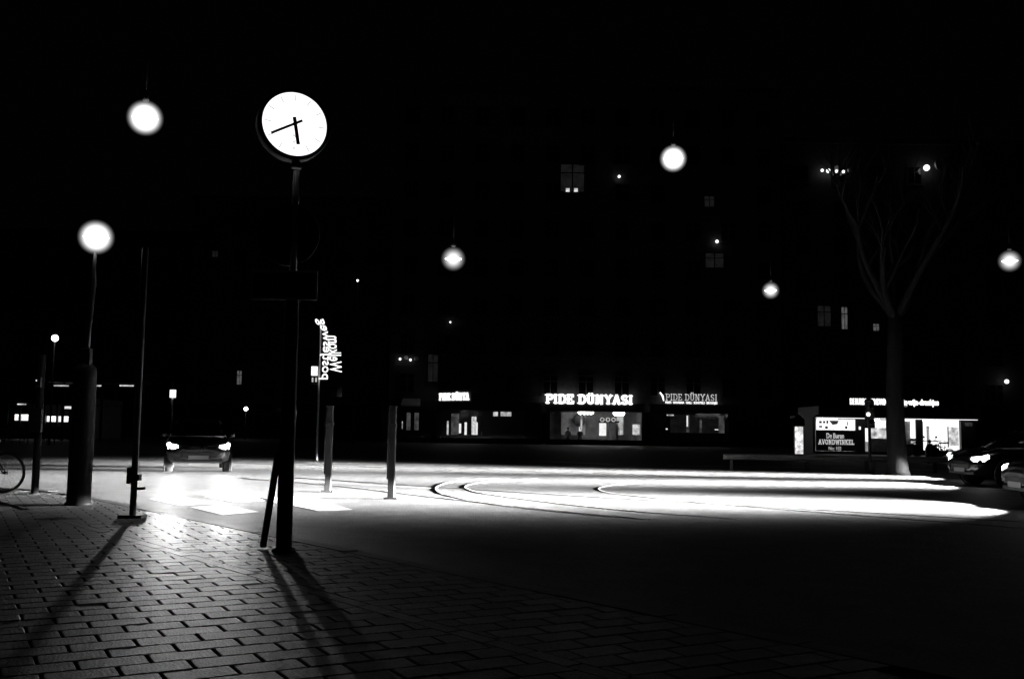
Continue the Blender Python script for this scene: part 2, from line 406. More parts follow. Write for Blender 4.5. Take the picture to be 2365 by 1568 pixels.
# road markings
cross = empty('pedestrian_crossing', (-4, 15.5, ROAD)); structure(cross, 'worn white painted blocks of the crossing on the asphalt')
def patch(name, quad, parent, mat, z, off=Vector((0,0,0))):
    mb = MB(); mb.add([Vector((q.x, q.y, z)) - off for q in quad], [(0,1,2,3)]); return mb.build(name, mat, parent)
co = Vector((-4, 15.5, ROAD))
for (q) in [((470,1147),(560,1143),(640,1155),(545,1160)), ((590,1150),(700,1146),(765,1160),(660,1166)), ((670,1166),(760,1163),(815,1177),(735,1180)), ((345,1152),(420,1147),(500,1162),(420,1168)), ((440,1171),(520,1166),(600,1182),(515,1190))]:
    patch('stripe', [G(u, v, ROAD) for u, v in q], cross, M['marking'], ROAD + .004, co)
lane = empty('lane_marking', (0, 30, ROAD)); structure(lane, 'white painted lane dashes across the junction')
lo = Vector((0, 30, ROAD))
def dash(a, b_, w):
    A, B = G(*a, ROAD), G(*b_, ROAD); d = (B - A).normalized(); nn = Vector((-d.y, d.x, 0)) * w/2
    patch('lane_dash', [A - nn, B - nn, B + nn, A + nn], lane, M['marking'], ROAD + .004, lo)
dash((1225,1064), (1415,1072), .35); dash((1540,1075), (1980,1081), .3); dash((2140,1099), (2240,1102), .18)
dash((640,1108), (1010,1128), .14); dash((700,1068), (1060,1074), .3); dash((2020,1082), (2330,1090), .25)

# tram rails let into the asphalt
def rail(label, pts, w=.07):
    P3 = [G(u, v, ROAD) for u, v in pts]; # smooth by Catmull-Rom
    sm = []
    for i in range(len(P3)-1):
        a, b1, c, d = P3[max(i-1,0)], P3[i], P3[i+1], P3[min(i+2, len(P3)-1)]
        for k in range(12):
            t = k/12; sm.append(.5*((2*b1) + (c-a)*t + (2*a-5*b1+4*c-d)*t*t + (3*b1-a-3*c+d)*t*t*t))
    sm.append(P3[-1]); o0 = sm[0]; mb = MB(); vs = []
    for i, p in enumerate(sm):
        d = (sm[min(i+1, len(sm)-1)] - sm[max(i-1, 0)]).normalized(); nn = Vector((-d.y, d.x, 0))
        for q, z in ((-w/2, -.01), (-w/2+.008, .007), (0, .009), (w/2-.008, .007), (w/2, -.01)): vs.append(p - o0 + nn*q + Vector((0,0,z)))
    mb.add(vs, [(i*5+k, i*5+k+1, (i+1)*5+k+1, (i+1)*5+k) for i in range(len(sm)-1) for k in range(4)], True)
    o = mb.build('tram_rail', M['steel'], None, o0); return tag(o, label, 'tram rail', 'tram rails crossing the junction')
rail('curved tram rail bending into a tight hook, nearest on the dark road', [(1150,1104),(1050,1112),(1008,1124),(1016,1138),(1060,1150),(1120,1161),(1200,1172),(1420,1194)])
rail('inner curved tram rail just beyond the hooked one', [(1240,1106),(1130,1112),(1075,1122),(1095,1135),(1160,1146),(1300,1164),(1480,1182),(1700,1198)])
rail('long straight tram rail running from the twin posts toward the right edge', [(640,1100),(1000,1124),(1400,1150),(1900,1178),(2450,1210)])
rail('second long straight tram rail parallel to the hooked one', [(560,1104),(760,1120),(1000,1148),(1250,1175),(1500,1200)])
rail('third hooked tram rail farther right on the road', [(1560,1110),(1450,1116),(1385,1126),(1400,1137),(1480,1147),(1700,1168),(2400,1222)])
rail('farthest straight tram rail below the low steel barrier', [(250,1050),(800,1066),(1400,1082),(2000,1103),(2450,1122)])
rail('straight tram rail beside the farthest one', [(250,1060),(800,1077),(1400,1093),(2000,1116),(2450,1136)])

# ================================================================== THE CLOCK POLE
cb = G(655, 1272); cb.z = 0
ck = empty('street_clock', cb)
tag(ck, 'round illuminated street clock on a tall dark post showing twenty to six', 'clock')
lathe = MB().lathe([(.11,0),(.11,.02),(.075,.035),(.072,1.2),(.066,2.55),(.06,2.60),(.036,2.64)], 24); lathe.build('post', M['darkmetal'], ck); MB().lathe([(.034,2.63),(.032,3.3),(.036,3.31),(.036,3.36),(.029,3.37),(.027,3.62)], 20).build('upper_pole', M['galv'], ck)
CZ = P(682, 279, cb.y - .1).z; CX = P(682, 279, cb.y).x - cb.x
clk = Matrix.Translation((CX, 0, CZ)) @ Matrix.Rotation(math.radians(25), 4, 'Z') @ Matrix.Rotation(PI/2, 4, 'X')   # local z -> toward camera
sR = cb.y / FPX
R_out, R_in = 86*sR, 76*sR
case = MB().lathe([(.02,-.17),(R_out-.03,-.17),(R_out,-.14),(R_out,-.02),(R_out-.006,.0),(R_in+.004,.0),(R_in+.002,-.03)], 64, clk); case.build('case', M['black'], ck)
dial = MB().lathe([(.0001,-.018),(R_in+.004,-.018)], 64, clk).build('dial', M['dial'], ck)
tk = []
for h in range(12):
    if h == 6: continue
    a = math.radians(90 - 30*h); rr = Matrix.Rotation(a, 4, 'Z')
    MB().obox(R_in*.74, R_in*.94, -.005, .005, -.014, -.012, clk @ rr).build('hour_mark', M['tick'], dial)
for k in range(3):
    zc = -.115 - .062*k
    for a in (45, -45):
        MB().obox(-.022, .022, -.004, .004, -.014 + (.001 if a < 0 else 0), -.012 + (.001 if a < 0 else 0), clk @ Matrix.Translation((-.003, zc, 0)) @ Matrix.Rotation(math.radians(a), 4, 'Z')).build('cross_mark', M['emblem'], dial)
hour = Matrix.Rotation(math.radians(90 - 170), 4, 'Z'); minute = Matrix.Rotation(math.radians(90 - 241), 4, 'Z')
MB().obox(-.065, .205, -.017, .017, .004, .010, clk @ hour).build('hour_hand', M['hand'], ck)
MB().obox(-.075, .262, -.012, .012, .013, .019, clk @ minute).build('minute_hand', M['hand'], ck)
MB().lathe([(.02,-.012),(.02,.024),(.012,.026)], 20, clk).build('hub', M['hand'], ck)
MB().lathe([(.05,0),(.05,.05),(.03,.08)], 16, Matrix.Translation((CX, .11, CZ-R_out-.06))).build('socket', M['darkmetal'], ck)
# plates fixed to the post
dx, dz = P(664, 540, cb.y).x - cb.x, P(664, 540, cb.y).z
dm = Matrix.Translation((dx, .06, dz)) @ Matrix.Rotation(PI/2, 4, 'X')
rs = empty('round_sign', cb); tag(rs, 'round dark traffic sign seen from behind below the lit clock', 'sign')
MB().lathe([(.0001,-.004),(.285,-.004),(.30,.0),(.30,.012),(.285,.016),(.0001,.016)], 48, dm).build('plate', M['black'], rs)
MB().box(dx-.09, dx+.09, .02, .04, dz-.03, dz+.03).build('bracket', M['darkmetal'], rs)
pa, pb = P(586, 622, cb.y), P(736, 696, cb.y)
sx0, sx1, sz0, sz1 = pa.x-cb.x, pb.x-cb.x, pb.z+.0, pa.z-.02
ss = empty('rectangular_sign', cb); tag(ss, 'dark rectangular traffic sign with pale raised rim on the clock post', 'sign')
MB().box(sx0+.02, sx1-.02, -.075, -.065, sz0+.02, sz1-.02).build('plate', M['black'], ss)
fr = M['white']
for q in ((sx0, sx1, sz1-.022, sz1), (sx0, sx1, sz0, sz0+.022)): MB().box(q[0], q[1], -.092, -.062, q[2], q[3]).build('rim', fr, ss, bevel=.004)
for q in ((sx0, sx0+.022), (sx1-.022, sx1)): MB().box(q[0], q[1], -.0905, -.0635, sz0+.022, sz1-.022).build('rim', fr, ss)
MB().box(-.09, .09, -.10, -.064, (sz0+sz1)/2-.05, (sz0+sz1)/2+.05).build('clamp', M['black'], ss)

# bar leaning on the clock post
b0 = G(607, 1264); b1 = Vector((cb.x - .06, cb.y - .10, P(637, 1046, cb.y).z))
lean = MB(); dvec = (b1 - b0); q = dvec.to_track_quat('Z', 'Y').to_matrix().to_4x4()
lean.obox(-.028, .028, -.022, .022, 0.012, dvec.length, q); o = lean.build('leaning_bar', M['wood'], None, b0, bevel=.004); tag(o, 'dark flat bar propped slantwise against the clock post', 'bar')

# ================================================================== POSTS ON THE PAVEMENT
tb = G(181, 1166); t0 = empty('lamp_post', tb); tag(t0, 'tall street lamp post with thick dark lower column and glowing globe on top', 'lamp post', None)
MB().lathe([(.19,0),(.19,.03),(.165,.05),(.16,1.9),(.15,1.97),(.07,2.05),(.045,2.1)], 28).build('column', M['black'], t0)
lt = P(222, 548, tb.y); lx, lz = lt.x - tb.x, lt.z
MB().tube([(0,0,2.08),(.02,0,2.6),(.06,0,3.2),(lx*.9,0,lz-.45),(lx,0,lz-.22)], [.04,.034,.032,.026,.022], 12).build('pole', M['darkmetal'], t0)
MB().box(-.05,.09,-.09,.02,1.98,2.25).build('junction_box', M['darkmetal'], t0, bevel=.01)

def globe_lamp(parent, c, R, bright=True):
    g = MB().lathe([(1*math.sin(PI*i/24), -math.cos(PI*i/24)) for i in range(25)], 40)
    for i, v in enumerate(g.v): pass
    o = g.build('globe', M['globe_b'] if bright else M['globe_d'], parent); o.location = c; o.scale = (R, R, R)
    prof = [(.0001,-.42),(.25,-.36),(.5,-.2),(.78,0),(.5,.12),(.25,.2),(.0001,.22)] if not bright else [(.0001,-.5),(.3,-.42),(.6,-.22),(.82,0),(.6,.2),(.3,.4),(.0001,.5)]
    l = MB().lathe([(r_*R*.8, z_*R*.55) for r_, z_ in prof], 24).build('lens', M['lamp'], parent, c)
    return o
M['wire'] = surf('wire_black', .003, .95, .2, 5, spec=0)
M['globe_b'] = globemat('globe_glow_bright', 34.0); M['globe_d'] = globemat('globe_glow_dim', 9.0)
globe_lamp(t0, (lx, 0, lz), .27)

pb_ = G(80, 1141); p0 = empty('signal_post', pb_); tag(p0, 'dark signal post with narrow control box between bicycle and lamp post', 'post')
MB().lathe([(.09,0),(.09,.02),(.06,.03),(.06,2.3)], 20).build('post', M['black'], p0)
MB().box(-.12,.10,-.13,-.055,1.02,1.4).build('control_box', M['black'], p0, bevel=.01)
MB().box(-.05,.05,-.12,-.055,1.75,1.92).build('signal_head', M['black'], p0, bevel=.01)
MB().lathe([(.012,0),(.012,.004)], 10, Matrix.Translation((-.02,-.121,1.86)) @ Matrix.Rotation(PI/2,4,'X')).build('signal_lens', M['bright'], p0)

th = G(306, 1195); h0 = empty('sign_post', th); tag(h0, 'thin steel post on a flat base plate with clamped bracket beside the kerb', 'post')
MB().box(-.15,.15,-.11,.11,0.0,.035).build('base_plate', M['black'], h0, bevel=.008)
MB().lathe([(.04,.035),(.04,3.4),(.03,3.42)], 16).build('post', M['darkmetal'], h0)
MB().box(-.085,-.035,-.05,.03,.42,.62).build('lock', M['black'], h0, bevel=.01)
MB().box(-.05,.075,-.055,.055,.46,.54).build('clamp', M['black'], h0, bevel=.008)
MB().tube([(.03,0,.36),(.14,0,.365)], .018, 10).build('peg', M['black'], h0)

for u, v, uz, lab in ((757, 1136, 905, 'square dark post in the road, left one of the twin posts'), (903, 1152, 945, 'square dark post in the road, right one of the twin posts with thin side pipe')):
    g0 = G(u, v, ROAD); o = empty('traffic_post', g0); tag(o, lab, 'post', 'dark twin posts on the junction island')
    hz = P(u, 940, g0.y).z - ROAD
    MB().box(-.06,.06,-.06,.06,.02,hz).build('post', M['black'], o, bevel=.012)
    MB().box(-.12,.12,-.12,.12,0,.03).build('base_plate', M['black'], o, bevel=.006)
    MB().box(-.075,.075,-.075,.075,hz-.36,hz-.3).build('collar', M['black'], o, bevel=.006)
    MB().tube([(-.075,-.03,.35),(-.075,-.03,hz-.1)], .012, 8).build('side_pipe', M['darkmetal'], o)
    MB().box(-.07,.07,-.07,.07,hz,hz+.03).build('cap', M['black'], o, bevel=.008)

# ================================================================== BICYCLES
def make_bicycle(name):
    r = empty(name); W = .335; B = 1.06; RX = Matrix.Rotation(PI/2, 3, 'X')
    for (x, nm) in ((B, 'front_wheel'), (0, 'rear_wheel')):
        w = MB().torus((x,0,W), W-.02, .02, RX).build(nm, M['tyre'], r)
        MB().torus((x,0,W), W-.045, .009, RX, 40, 6).build('rim', M['galv'], w)
        sp = MB()
        for k in range(18):
            a = 2*PI*k/18; sp.tube([(x+.02*math.cos(a+1.2), .02*(-1)**k, W+.02*math.sin(a+1.2)), (x+(W-.05)*math.cos(a), 0, W+(W-.05)*math.sin(a))], .0012, 4, False)
        q = sp.build('spoke_set', M['steel'], w); q['kind'] = 'stuff'
        MB().tube([(x,-.045,W),(x,.045,W)], .022, 12).build('hub', M['black'], w)
    hd = (.80,0,.90); hb = (.86,0,.62); bb = (.44,0,.28); st = (.30,0,.80); sb = (.27,0,.92)
    f = MB()
    for a, b_, rr in ((hd, hb, .019), (hb, bb, .017), ((.81,0,.84), (.33,0,.70), .015), (bb, st, .016), (bb, (0,0,W), .011), (st, (0,0,W), .009)): f.tube([a, b_], rr, 10)
    f.build('frame', M['black'], r)
    fk = MB()
    for s_ in (-1, 1): fk.tube([(hb[0],s_*.02,hb[2]),(hb[0]+.02,s_*.045,.55),(B-.02,s_*.045,W)], .011, 8)
    fk.build('fork', M['black'], r)
    MB().tube([hd, (.77,0,1.0),(.78,-.1,1.06),(.72,-.27,1.06),(.6,-.3,1.04)], .011, 8).tube([(.77,0,1.0),(.78,.1,1.06),(.72,.27,1.06),(.6,.3,1.04)], .011, 8).build('handlebar', M['steel'], r)
    MB().tube([st, sb], .013, 8).build('seat_post', M['steel'], r)
    sd = MB().loft([[(x, y_*w_, z_+zz) for (y_, zz) in ((-1,-.02),(-.7,.03),(0,.045),(.7,.03),(1,-.02),(0,-.03))] for x, w_, z_ in ((.10,.09,.945),(.17,.105,.95),(.27,.07,.945),(.36,.03,.94),(.41,.02,.93))]); sd.build('saddle', M['plastic'], r)
    MB().torus((bb[0],-.03,bb[2]), .085, .008, RX, 24, 6).tube([(bb[0],-.06,bb[2]),(bb[0]+.12,-.07,bb[2]-.11)], .009, 6).tube([(bb[0],.06,bb[2]),(bb[0]-.12,.07,bb[2]+.11)], .009, 6).build('crank', M['steel'], r)
    for (s_, dx_, dz_) in ((-1, .12, -.11), (1, -.12, .11)): MB().box(bb[0]+dx_-.045, bb[0]+dx_+.045, s_*.12-.045, s_*.12+.045, bb[2]+dz_-.012, bb[2]+dz_+.012).build('pedal', M['plastic'], r)
    for x in (B, 0):
        pts = [(x + (W+.02)*math.cos(math.radians(a)), 0, W + (W+.02)*math.sin(math.radians(a))) for a in range(10 if x == 0 else 40, 191 if x == 0 else 150, 12)]
        vs = []
        for p_ in pts:
            for yy in (-.025, 0, .025): vs.append((p_[0], yy, p_[2] + (0 if yy else .006)))
        MB().add(vs, [(i*3+k, i*3+k+1, (i+1)*3+k+1, (i+1)*3+k) for i in range(len(pts)-1) for k in range(2)], True).build('mudguard', M['black'], r)
    MB().box(-.14,.26,-.06,.06,.735,.75).build('carrier', M['black'], r)
    MB().lathe([(.0001,0),(.025,.01),(.035,.05),(.03,.055)], 12, Matrix.Translation((.86,0,.86)) @ Matrix.Rotation(PI/2,4,'Y')).build('lamp', M['steel'], r)
    return r
bike = make_bicycle('bicycle'); bw_ = G(8, 1139); bike.location = (bw_.x - 1.06, bw_.y, 0); bike.rotation_euler = (math.radians(-4),0,0)
tag(bike, 'parked city bicycle with its front wheel showing, cut by the picture edge', 'bicycle')

# ================================================================== CARS ADDED TO LIGHT THE ROAD
def headlamp_light(name, parent, loc, power, heading, sig=.12, cut0=.002, cut1=.016, floor=.020, expo=2.0):
    """headlamp of an added car, beam shaped to whiten the road: even throw, sharp cut-off at lamp height, narrow to both sides"""
    l = bpy.data.lights.new(name, 'SPOT'); l.energy = power; l.spot_size = math.radians(110); l.spot_blend = .3; l.shadow_soft_size = .07
    l.use_nodes = True; nt = l.node_tree; N = nt.nodes; L = nt.links; N.clear()
    def mth(op, a, b=None):
        n_ = N.new('ShaderNodeMath'); n_.operation = op
        for i, q in enumerate((a, b)):
            if q is None: continue
            if isinstance(q, (int, float)): n_.inputs[i].default_value = q
            else: L.new(q, n_.inputs[i])
        return n_.outputs[0]
    out = N.new('ShaderNodeOutputLight'); e = N.new('ShaderNodeEmission'); L.new(e.outputs[0], out.inputs[0])
    ge = N.new('ShaderNodeNewGeometry'); sx = N.new('ShaderNodeSeparateXYZ'); L.new(ge.outputs['Incoming'], sx.inputs[0])
    below = mth('MULTIPLY', sx.outputs['Z'], -1.0)                                   # sine of the angle below level
    throw = mth('POWER', mth('DIVIDE', floor, mth('MAXIMUM', below, floor)), expo)
    cut = N.new('ShaderNodeMapRange'); cut.interpolation_type = 'SMOOTHSTEP'; cut.inputs[1].default_value = cut0; cut.inputs[2].default_value = cut1; cut.inputs[3].default_value = .00012; cut.inputs[4].default_value = 1.0
    L.new(below, cut.inputs[0])
    side = mth('SUBTRACT', mth('MULTIPLY', sx.outputs['X'], math.sin(heading)), mth('MULTIPLY', sx.outputs['Y'], math.cos(heading)))
    g = mth('DIVIDE', side, mth('ADD', sig, mth('MULTIPLY', mth('MAXIMUM', mth('SUBTRACT', below, .05), 0.0), .75)));     # wider close to the car
    spread = mth('POWER', 2.71828, mth('MULTIPLY', mth('MULTIPLY', g, g), -1.0))
    L.new(mth('MULTIPLY', mth('MULTIPLY', throw, cut.outputs[0]), mth('ADD', spread, .00004)), e.inputs[1])
    o = bpy.data.objects.new(name, l); col.objects.link(o); o.parent = parent; o.location = loc
    o.rotation_euler = Vector((1, 0, -.05)).to_track_quat('-Z', 'Y').to_euler(); return o
def make_car(loc, heading, paint, power, lamps=True, **beam):
    """x is forward"""
    r = empty('car', loc, heading)
    st = [(-2.12,.60,.48,.74),(-2.06,.74,.36,.86),(-1.9,.83,.29,.93),(-1.5,.87,.24,.96),(-.9,.88,.22,.96),(0,.885,.21,.95),(.7,.88,.21,.97),(1.1,.875,.22,.95),(1.5,.86,.24,.90),(1.8,.83,.26,.84),(2.0,.76,.30,.76),(2.1,.64,.36,.68),(2.13,.55,.42,.60)]
    secs = []
    for x, w, zb, zt in st:
        zm = zb + (zt-zb)*.55; half = [(w*.82,zb),(w*.97,zb+.07),(w,zm),(w*.985,zm+(zt-zm)*.5),(w*.90,zt-.02),(w*.55,zt+.015)]
        secs.append([(x, y, z) for y, z in half] + [(x, 0, zt+.025)] + [(x, -y, z) for y, z in reversed(half)] + [(x, 0, zb)])
    MB().loft(secs).build('body', M[paint], r)
    gs = []
    for z, x0, x1, w in ((.93,-1.86,1.2,.80),(1.15,-1.72,.82,.73),(1.36,-1.5,.42,.64),(1.44,-1.3,.18,.58),(1.47,-1.0,-.15,.48)):
        gs.append([(x0,-w*.85,z),(x0-.03,0,z),(x0,w*.85,z),((x0+x1)/2-.4,w,z),((x0+x1)/2+.4,w,z),(x1,w*.85,z),(x1+.06,0,z),(x1,-w*.85,z),((x0+x1)/2+.4,-w,z),((x0+x1)/2-.4,-w,z)])
    MB().loft(gs).build('cabin', M[paint], r)
    MB().add([(1.175,-.64,.985),(1.245,0,.99),(1.175,.64,.985),(.47,.52,1.35),(.53,0,1.355),(.47,-.52,1.35)], [(0,1,4,5),(1,2,3,4)], True).build('windscreen', M['carglass'], r)
    MB().add([(-1.86,-.6,1.02),(-1.86,.6,1.02),(-1.57,.48,1.34),(-1.57,-.48,1.34)], [(0,1,2,3)]).build('rear_window', M['carglass'], r)
    for s_ in (-1, 1):
        MB().add([(.95,s_*.775,1.0),(-.25,s_*.80,1.0),(-.25,s_*.655,1.36),(.42,s_*.645,1.36)], [(0,1,2,3)]).build('side_window', M['carglass'], r)
        MB().add([(-.33,s_*.80,1.0),(-1.5,s_*.765,1.0),(-1.3,s_*.645,1.34),(-.33,s_*.655,1.36)], [(0,1,2,3)]).build('side_window', M['carglass'], r)
        MB().loft([[(.72+dx_, s_*(.82+yy), 1.0+zz) for dx_, zz in ((0,-.05),(.09,-.04),(.1,.06),(0,.08))] for yy in (0,.08,.17)]).build('mirror', M[paint], r)
        MB().loft([[(x, s_*(yy+.004), z) for yy, z in ((w0,zl),(w0+.004,zl+.12),(w0-.06,zl+.15),(w0-.10,zl+.02))] for x, w0, zl in ((1.78,.815,.66),(1.92,.78,.62),(2.04,.70,.60),(2.10,.60,.59))]).build('headlight', M['lens'] if lamps else M['steel'], r)
        MB().box(-2.11,-2.03,s_*.73-.09,s_*.73+.06,.70,.86).build('tail_light', M['tail'] if lamps else M['plastic'], r)
        for x in (1.32,-1.3):
            Rw = Matrix.Translation((x, s_*.76, .31)) @ Matrix.Rotation(-s_*PI/2, 4, 'X')
            w_ = MB().lathe([(.19,-.1),(.29,-.1),(.315,-.07),(.315,.08),(.29,.115),(.2,.118)], 28, Rw).build('wheel', M['tyre'], r)
            MB().lathe([(.0001,.10),(.06,.112),(.08,.095),(.18,.09),(.2,.118)], 20, Rw).build('rim', M['galv'], w_)
            MB().torus((x, s_*.872, .33), .355, .022, Matrix.Rotation(PI/2,3,'X'), 28, 6).build('wheel_arch', M['plastic'], r)
        MB().box(.1,.28,s_*.885-.012,s_*.885+.012,.80,.825).build('door_handle', M[paint], r)
    MB().box(2.085,2.135,-.42,.42,.42,.56).build('grille', M['plastic'], r, bevel=.02)
    MB().box(2.03,2.1,-.62,.62,.30,.385).build('bumper_vent', M['plastic'], r, bevel=.02)
    MB().box(2.135,2.145,-.26,.26,.36,.46).build('number_plate', M['offwhite'], r)
    if lamps:
        for s_ in (-1, 1): headlamp_light('added_beam', r, (2.22, s_*.66, .67), power, heading, **beam)
    return r
BEAM = 420000  # added cars: their beams stand in for the moving light streaks
CARS = 'added cars whose headlights stand in for light streaks'
A = make_car(G(455, 1084, ROAD), math.radians(-72), 'carbody', BEAM*.013, sig=.07, cut0=.019, cut1=.045, floor=.035, expo=2.2); tag(A, 'added dark car whose headlights light the tiles by the clock post', 'car', CARS)
B = make_car((13.8, 26.2, ROAD), math.radians(184), 'carbody2', BEAM*6, sig=.17, cut0=.022, cut1=.034); tag(B, 'added black car before the evening shop, lighting the road to its left', 'car', CARS)
C = make_car((15.6, 30.3, ROAD), math.radians(174.5), 'carbody3', BEAM*7, sig=.14, cut0=.021, cut1=.031); tag(C, 'added dark car behind the black car beside the tree, lighting the far road', 'car', CARS)
D = make_car((11.2, 17.9, ROAD), math.radians(176), 'carbody', BEAM*9.0, sig=.22, cut0=.028, cut1=.055); tag(D, 'added car at the right edge, lighting the near road', 'car', CARS)

# ================================================================== LOW BARRIER
bar = empty('barrier', (12, 34.4, ROAD)); tag(bar, 'low steel crash barrier on short posts in front of the evening shop', 'barrier')
MB().loft([[(x, yy, zz) for yy, zz in ((0,.36),(-.05,.40),(-.02,.46),(-.05,.52),(0,.56),(.03,.56),(.0,.46),(.03,.36))] for x in (-4.7, 9)], smooth=False).build('beam', M['galv'], bar)
for x in (-4.4, -1.8, .25, 2.6, 5.0, 7.4): MB().box(x-.05, x+.05, .03, .11, 0, .5).build('post', M['darkmetal'], bar)

# ================================================================== TREE
tr = G(2074, 1097, ROAD); t = empty('street_tree', tr); tag(t, 'bare street tree with a thick dark trunk before the evening shop', 'tree')
tk = MB(); H_ = 5.2
pts = [(0,0,0),(.0,0,.15),(-.02,0,.6),(-.05,0,1.6),(-.02,.05,3.0),(.05,.1,4.2),(.08,.1,H_)]
tk.tube(pts, [.40,.34,.305,.285,.27,.25,.22], 20); trunk = tk.build('trunk', M['bark'], t)
dsp = trunk.modifiers.new('rough', 'DISPLACE'); tx = bpy.data.textures.new('bark_relief', 'CLOUDS'); tx.noise_scale = .25; dsp.texture = tx; dsp.strength = .05
br = MB(); rnd = random.Random(3)
def limb(p, d, ln, r_, depth):
    pts = [p]; q = p.copy(); dd = d.copy()
    for i in range(5):
        dd = (dd + Vector((rnd.uniform(-.2,.2), rnd.uniform(-.2,.2), rnd.uniform(-.05,.18)))).normalized(); q = q + dd*ln/5; pts.append(q.copy())
    br.tube(pts, [r_*(1-.11*i) for i in range(6)], 7 if depth > 1 else 4, False)
    if depth > 0:
        for k in range(3 if depth > 1 else 4):
            i = rnd.randint(2, 5); a = (dd + Vector((rnd.uniform(-.9,.9), rnd.uniform(-.9,.9), rnd.uniform(-.1,.6)))).normalized(); limb(pts[i], a, ln*rnd.uniform(.5,.72), r_*.5, depth-1)
for k in range(6):
    a = 2*PI*k/6 + rnd.uniform(-.3,.3); limb(Vector((.08,.1,H_-.2)), Vector((math.cos(a)*.7, math.sin(a)*.7, .9)).normalized(), rnd.uniform(2.6,3.6), .14, 3)
br.build('crown', M['bark'], t)

# ================================================================== HANGING LAMPS
masts = []
def mast(x, y, h, lab):
    o = empty('wire_mast', (x, y, ROAD)); tag(o, lab, 'mast')
    MB().lathe([(.14,0),(.14,.05),(.1,.1),(.07,h)], 14).build('pole', M['darkmetal'], o)
def hanging(u, v, size, lab, bright, dia=.62):
    y = dia / size * FPX; c = P(u, v, y); o = empty('hanging_lamp', c); tag(o, lab, 'street lamp', 'globe lamps hanging over the junction')
    globe_lamp(o, (0,0,0), dia/2, bright)
    MB().lathe([(.05,dia/2-.02),(.06,dia/2+.02),(.03,dia/2+.07),(.012,dia/2+.16)], 14).build('cap', M['black'], o)
    MB().tube([(0,0,dia/2+.14),(0,0,dia/2+.8)], .008, 6).build('cord', M['black'], o)
    return c + Vector((0,0,dia/2+.8))
tops = [hanging(335, 273, 88, 'highest and largest glowing globe lamp, above the lamp post at left', True),
        hanging(1047, 598, 62, 'glowing globe lamp hanging in the middle of the junction right of the clock', False),
        hanging(1555, 367, 68, 'glowing globe lamp hung highest above the restaurants', True),
        hanging(1780, 671, 44, 'smallest and lowest glowing globe lamp left of the evening shop', False),
        hanging(2332, 603, 56, 'glowing globe lamp nearly at the right edge', False)]
for i, (c, lab) in enumerate(zip(tops, ('thin span wire above the largest globe lamp at left', 'thin span wire above the middle globe lamp', 'thin span wire above the highest globe lamp over the restaurants', 'thin span wire above the smallest globe lamp', 'thin span wire above the globe lamp at the right edge'))):
    hw = c.y*.62; a = Vector((-hw, c.y + 1, c.z + .25)); b_ = Vector((hw, c.y + 1, c.z + .25))
    mb = MB(); mb.tube([a - c, Vector((0,0,0)), b_ - c], .003, 5); o = mb.build('span_wire', M['wire'], None, c); tag(o, lab, 'wire', 'span wires carrying the globe lamps')

# ================================================================== BUILDINGS
frame_mb = MB()
for q in ((-.75,.75,-.95,-.85),(-.75,.75,.85,.95),(-.75,-.66,-.85,.85),(.66,.75,-.85,.85),(-.035,.035,-.85,.85)): frame_mb.box(q[0], q[1], -.09, .0, q[2], q[3])
frame_mb.box(-.66,-.035,-.085,.0,.30,.36).box(.035,.66,-.085,.0,.30,.36)
frame_me = frame_mb.mesh('window'); frame_me.materials.append(M['stone'])
pane_mb = MB().box(-.66,.66,-.03,-.005,-.85,.85); pane_me = pane_mb.mesh('pane')
sill_me = MB().box(-.85,.85,-.16,.0,-1.05,-.955).mesh('sill'); sill_me.materials.append(M['stone'])
def window(parent, x, z, mat, sx=1.0, sz=1.0):
    w = bpy.data.objects.new('window', frame_me); col.objects.link(w); w.parent = parent; w.location = (x, 0, z); w.scale = (sx, 1, sz)
    p_ = bpy.data.objects.new('pane', pane_me); col.objects.link(p_); p_.parent = w
    if not pane_me.materials: pane_me.materials.append(M['paneglass'])
    p_.material_slots[0].link = 'OBJECT'; p_.material_slots[0].material = M[mat]
    q_ = bpy.data.objects.new('sill', sill_me); col.objects.link(q_); q_.parent = w
def building(label, u0_, u1_, y, h, cols, floors, z0=5.6, fh=3.7, lit=None, depth=12):
    xa, xb = (u0_-1182.5)/FPX*y, (u1_-1182.5)/FPX*y
    r = empty('building', ((xa+xb)/2, y, ROAD)); tag(r, label, 'building'); w = (xb-xa)/2
    MB().box(-w, w, 0.02, depth, 3.9, h).build('wall', M['brick'], r)
    MB().box(-w, w, 0.0, .02, 4.3, 4.6).build('string_course', M['stone'], r)
    MB().box(-w-.1, w+.1, -.35, depth, h, h+.5).build('cornice', M['stone'], r)
    sk = lit or {}
    for f in range(floors):
        z = z0 + f*fh
        if z + 1.2 > h: break
        for c in range(cols):
            x = -w + (c+.5)*2*w/cols
            if any(abs(x - kx) < 1.9 and abs(z - kz) < 2.1 for kx, kz in sk.keys()): continue
            window(r, x, z, 'paneglass')
    for (kx, kz), (mat, sx, sz) in sk.items(): window(r, kx, kz, mat, sx, sz)
    return r, xa, xb
YB = 94.0
def loc(u, v, y, cxm): p = P(u, v, y); return (p.x - cxm, p.z - ROAD)
cxm = (((900+1810)/2)-1182.5)/FPX*YB
lit1 = {loc(1322, 412, YB, cxm): ('faint', 1.7, 1.55), loc(1638, 466, YB, cxm): ('faint', .7, .6), loc(1650, 602, YB, cxm): ('faint', 1.3, .8), loc(1000, 850, YB, cxm): ('faint', .7, 1.5)}
mainb, xa1, xb1 = building('tall dark brick building above the restaurants', 900, 1810, YB, 34, 11, 8, lit=lit1)
cx2 = (((1815+2700)/2)-1182.5)/FPX*100
lit2 = {loc(1903, 730, 100, cx2): ('faint', 1.0, 1.2), loc(1950, 735, 100, cx2): ('dim', .45, 1.3), loc(2023, 756, 100, cx2): ('dim', .45, .4)}
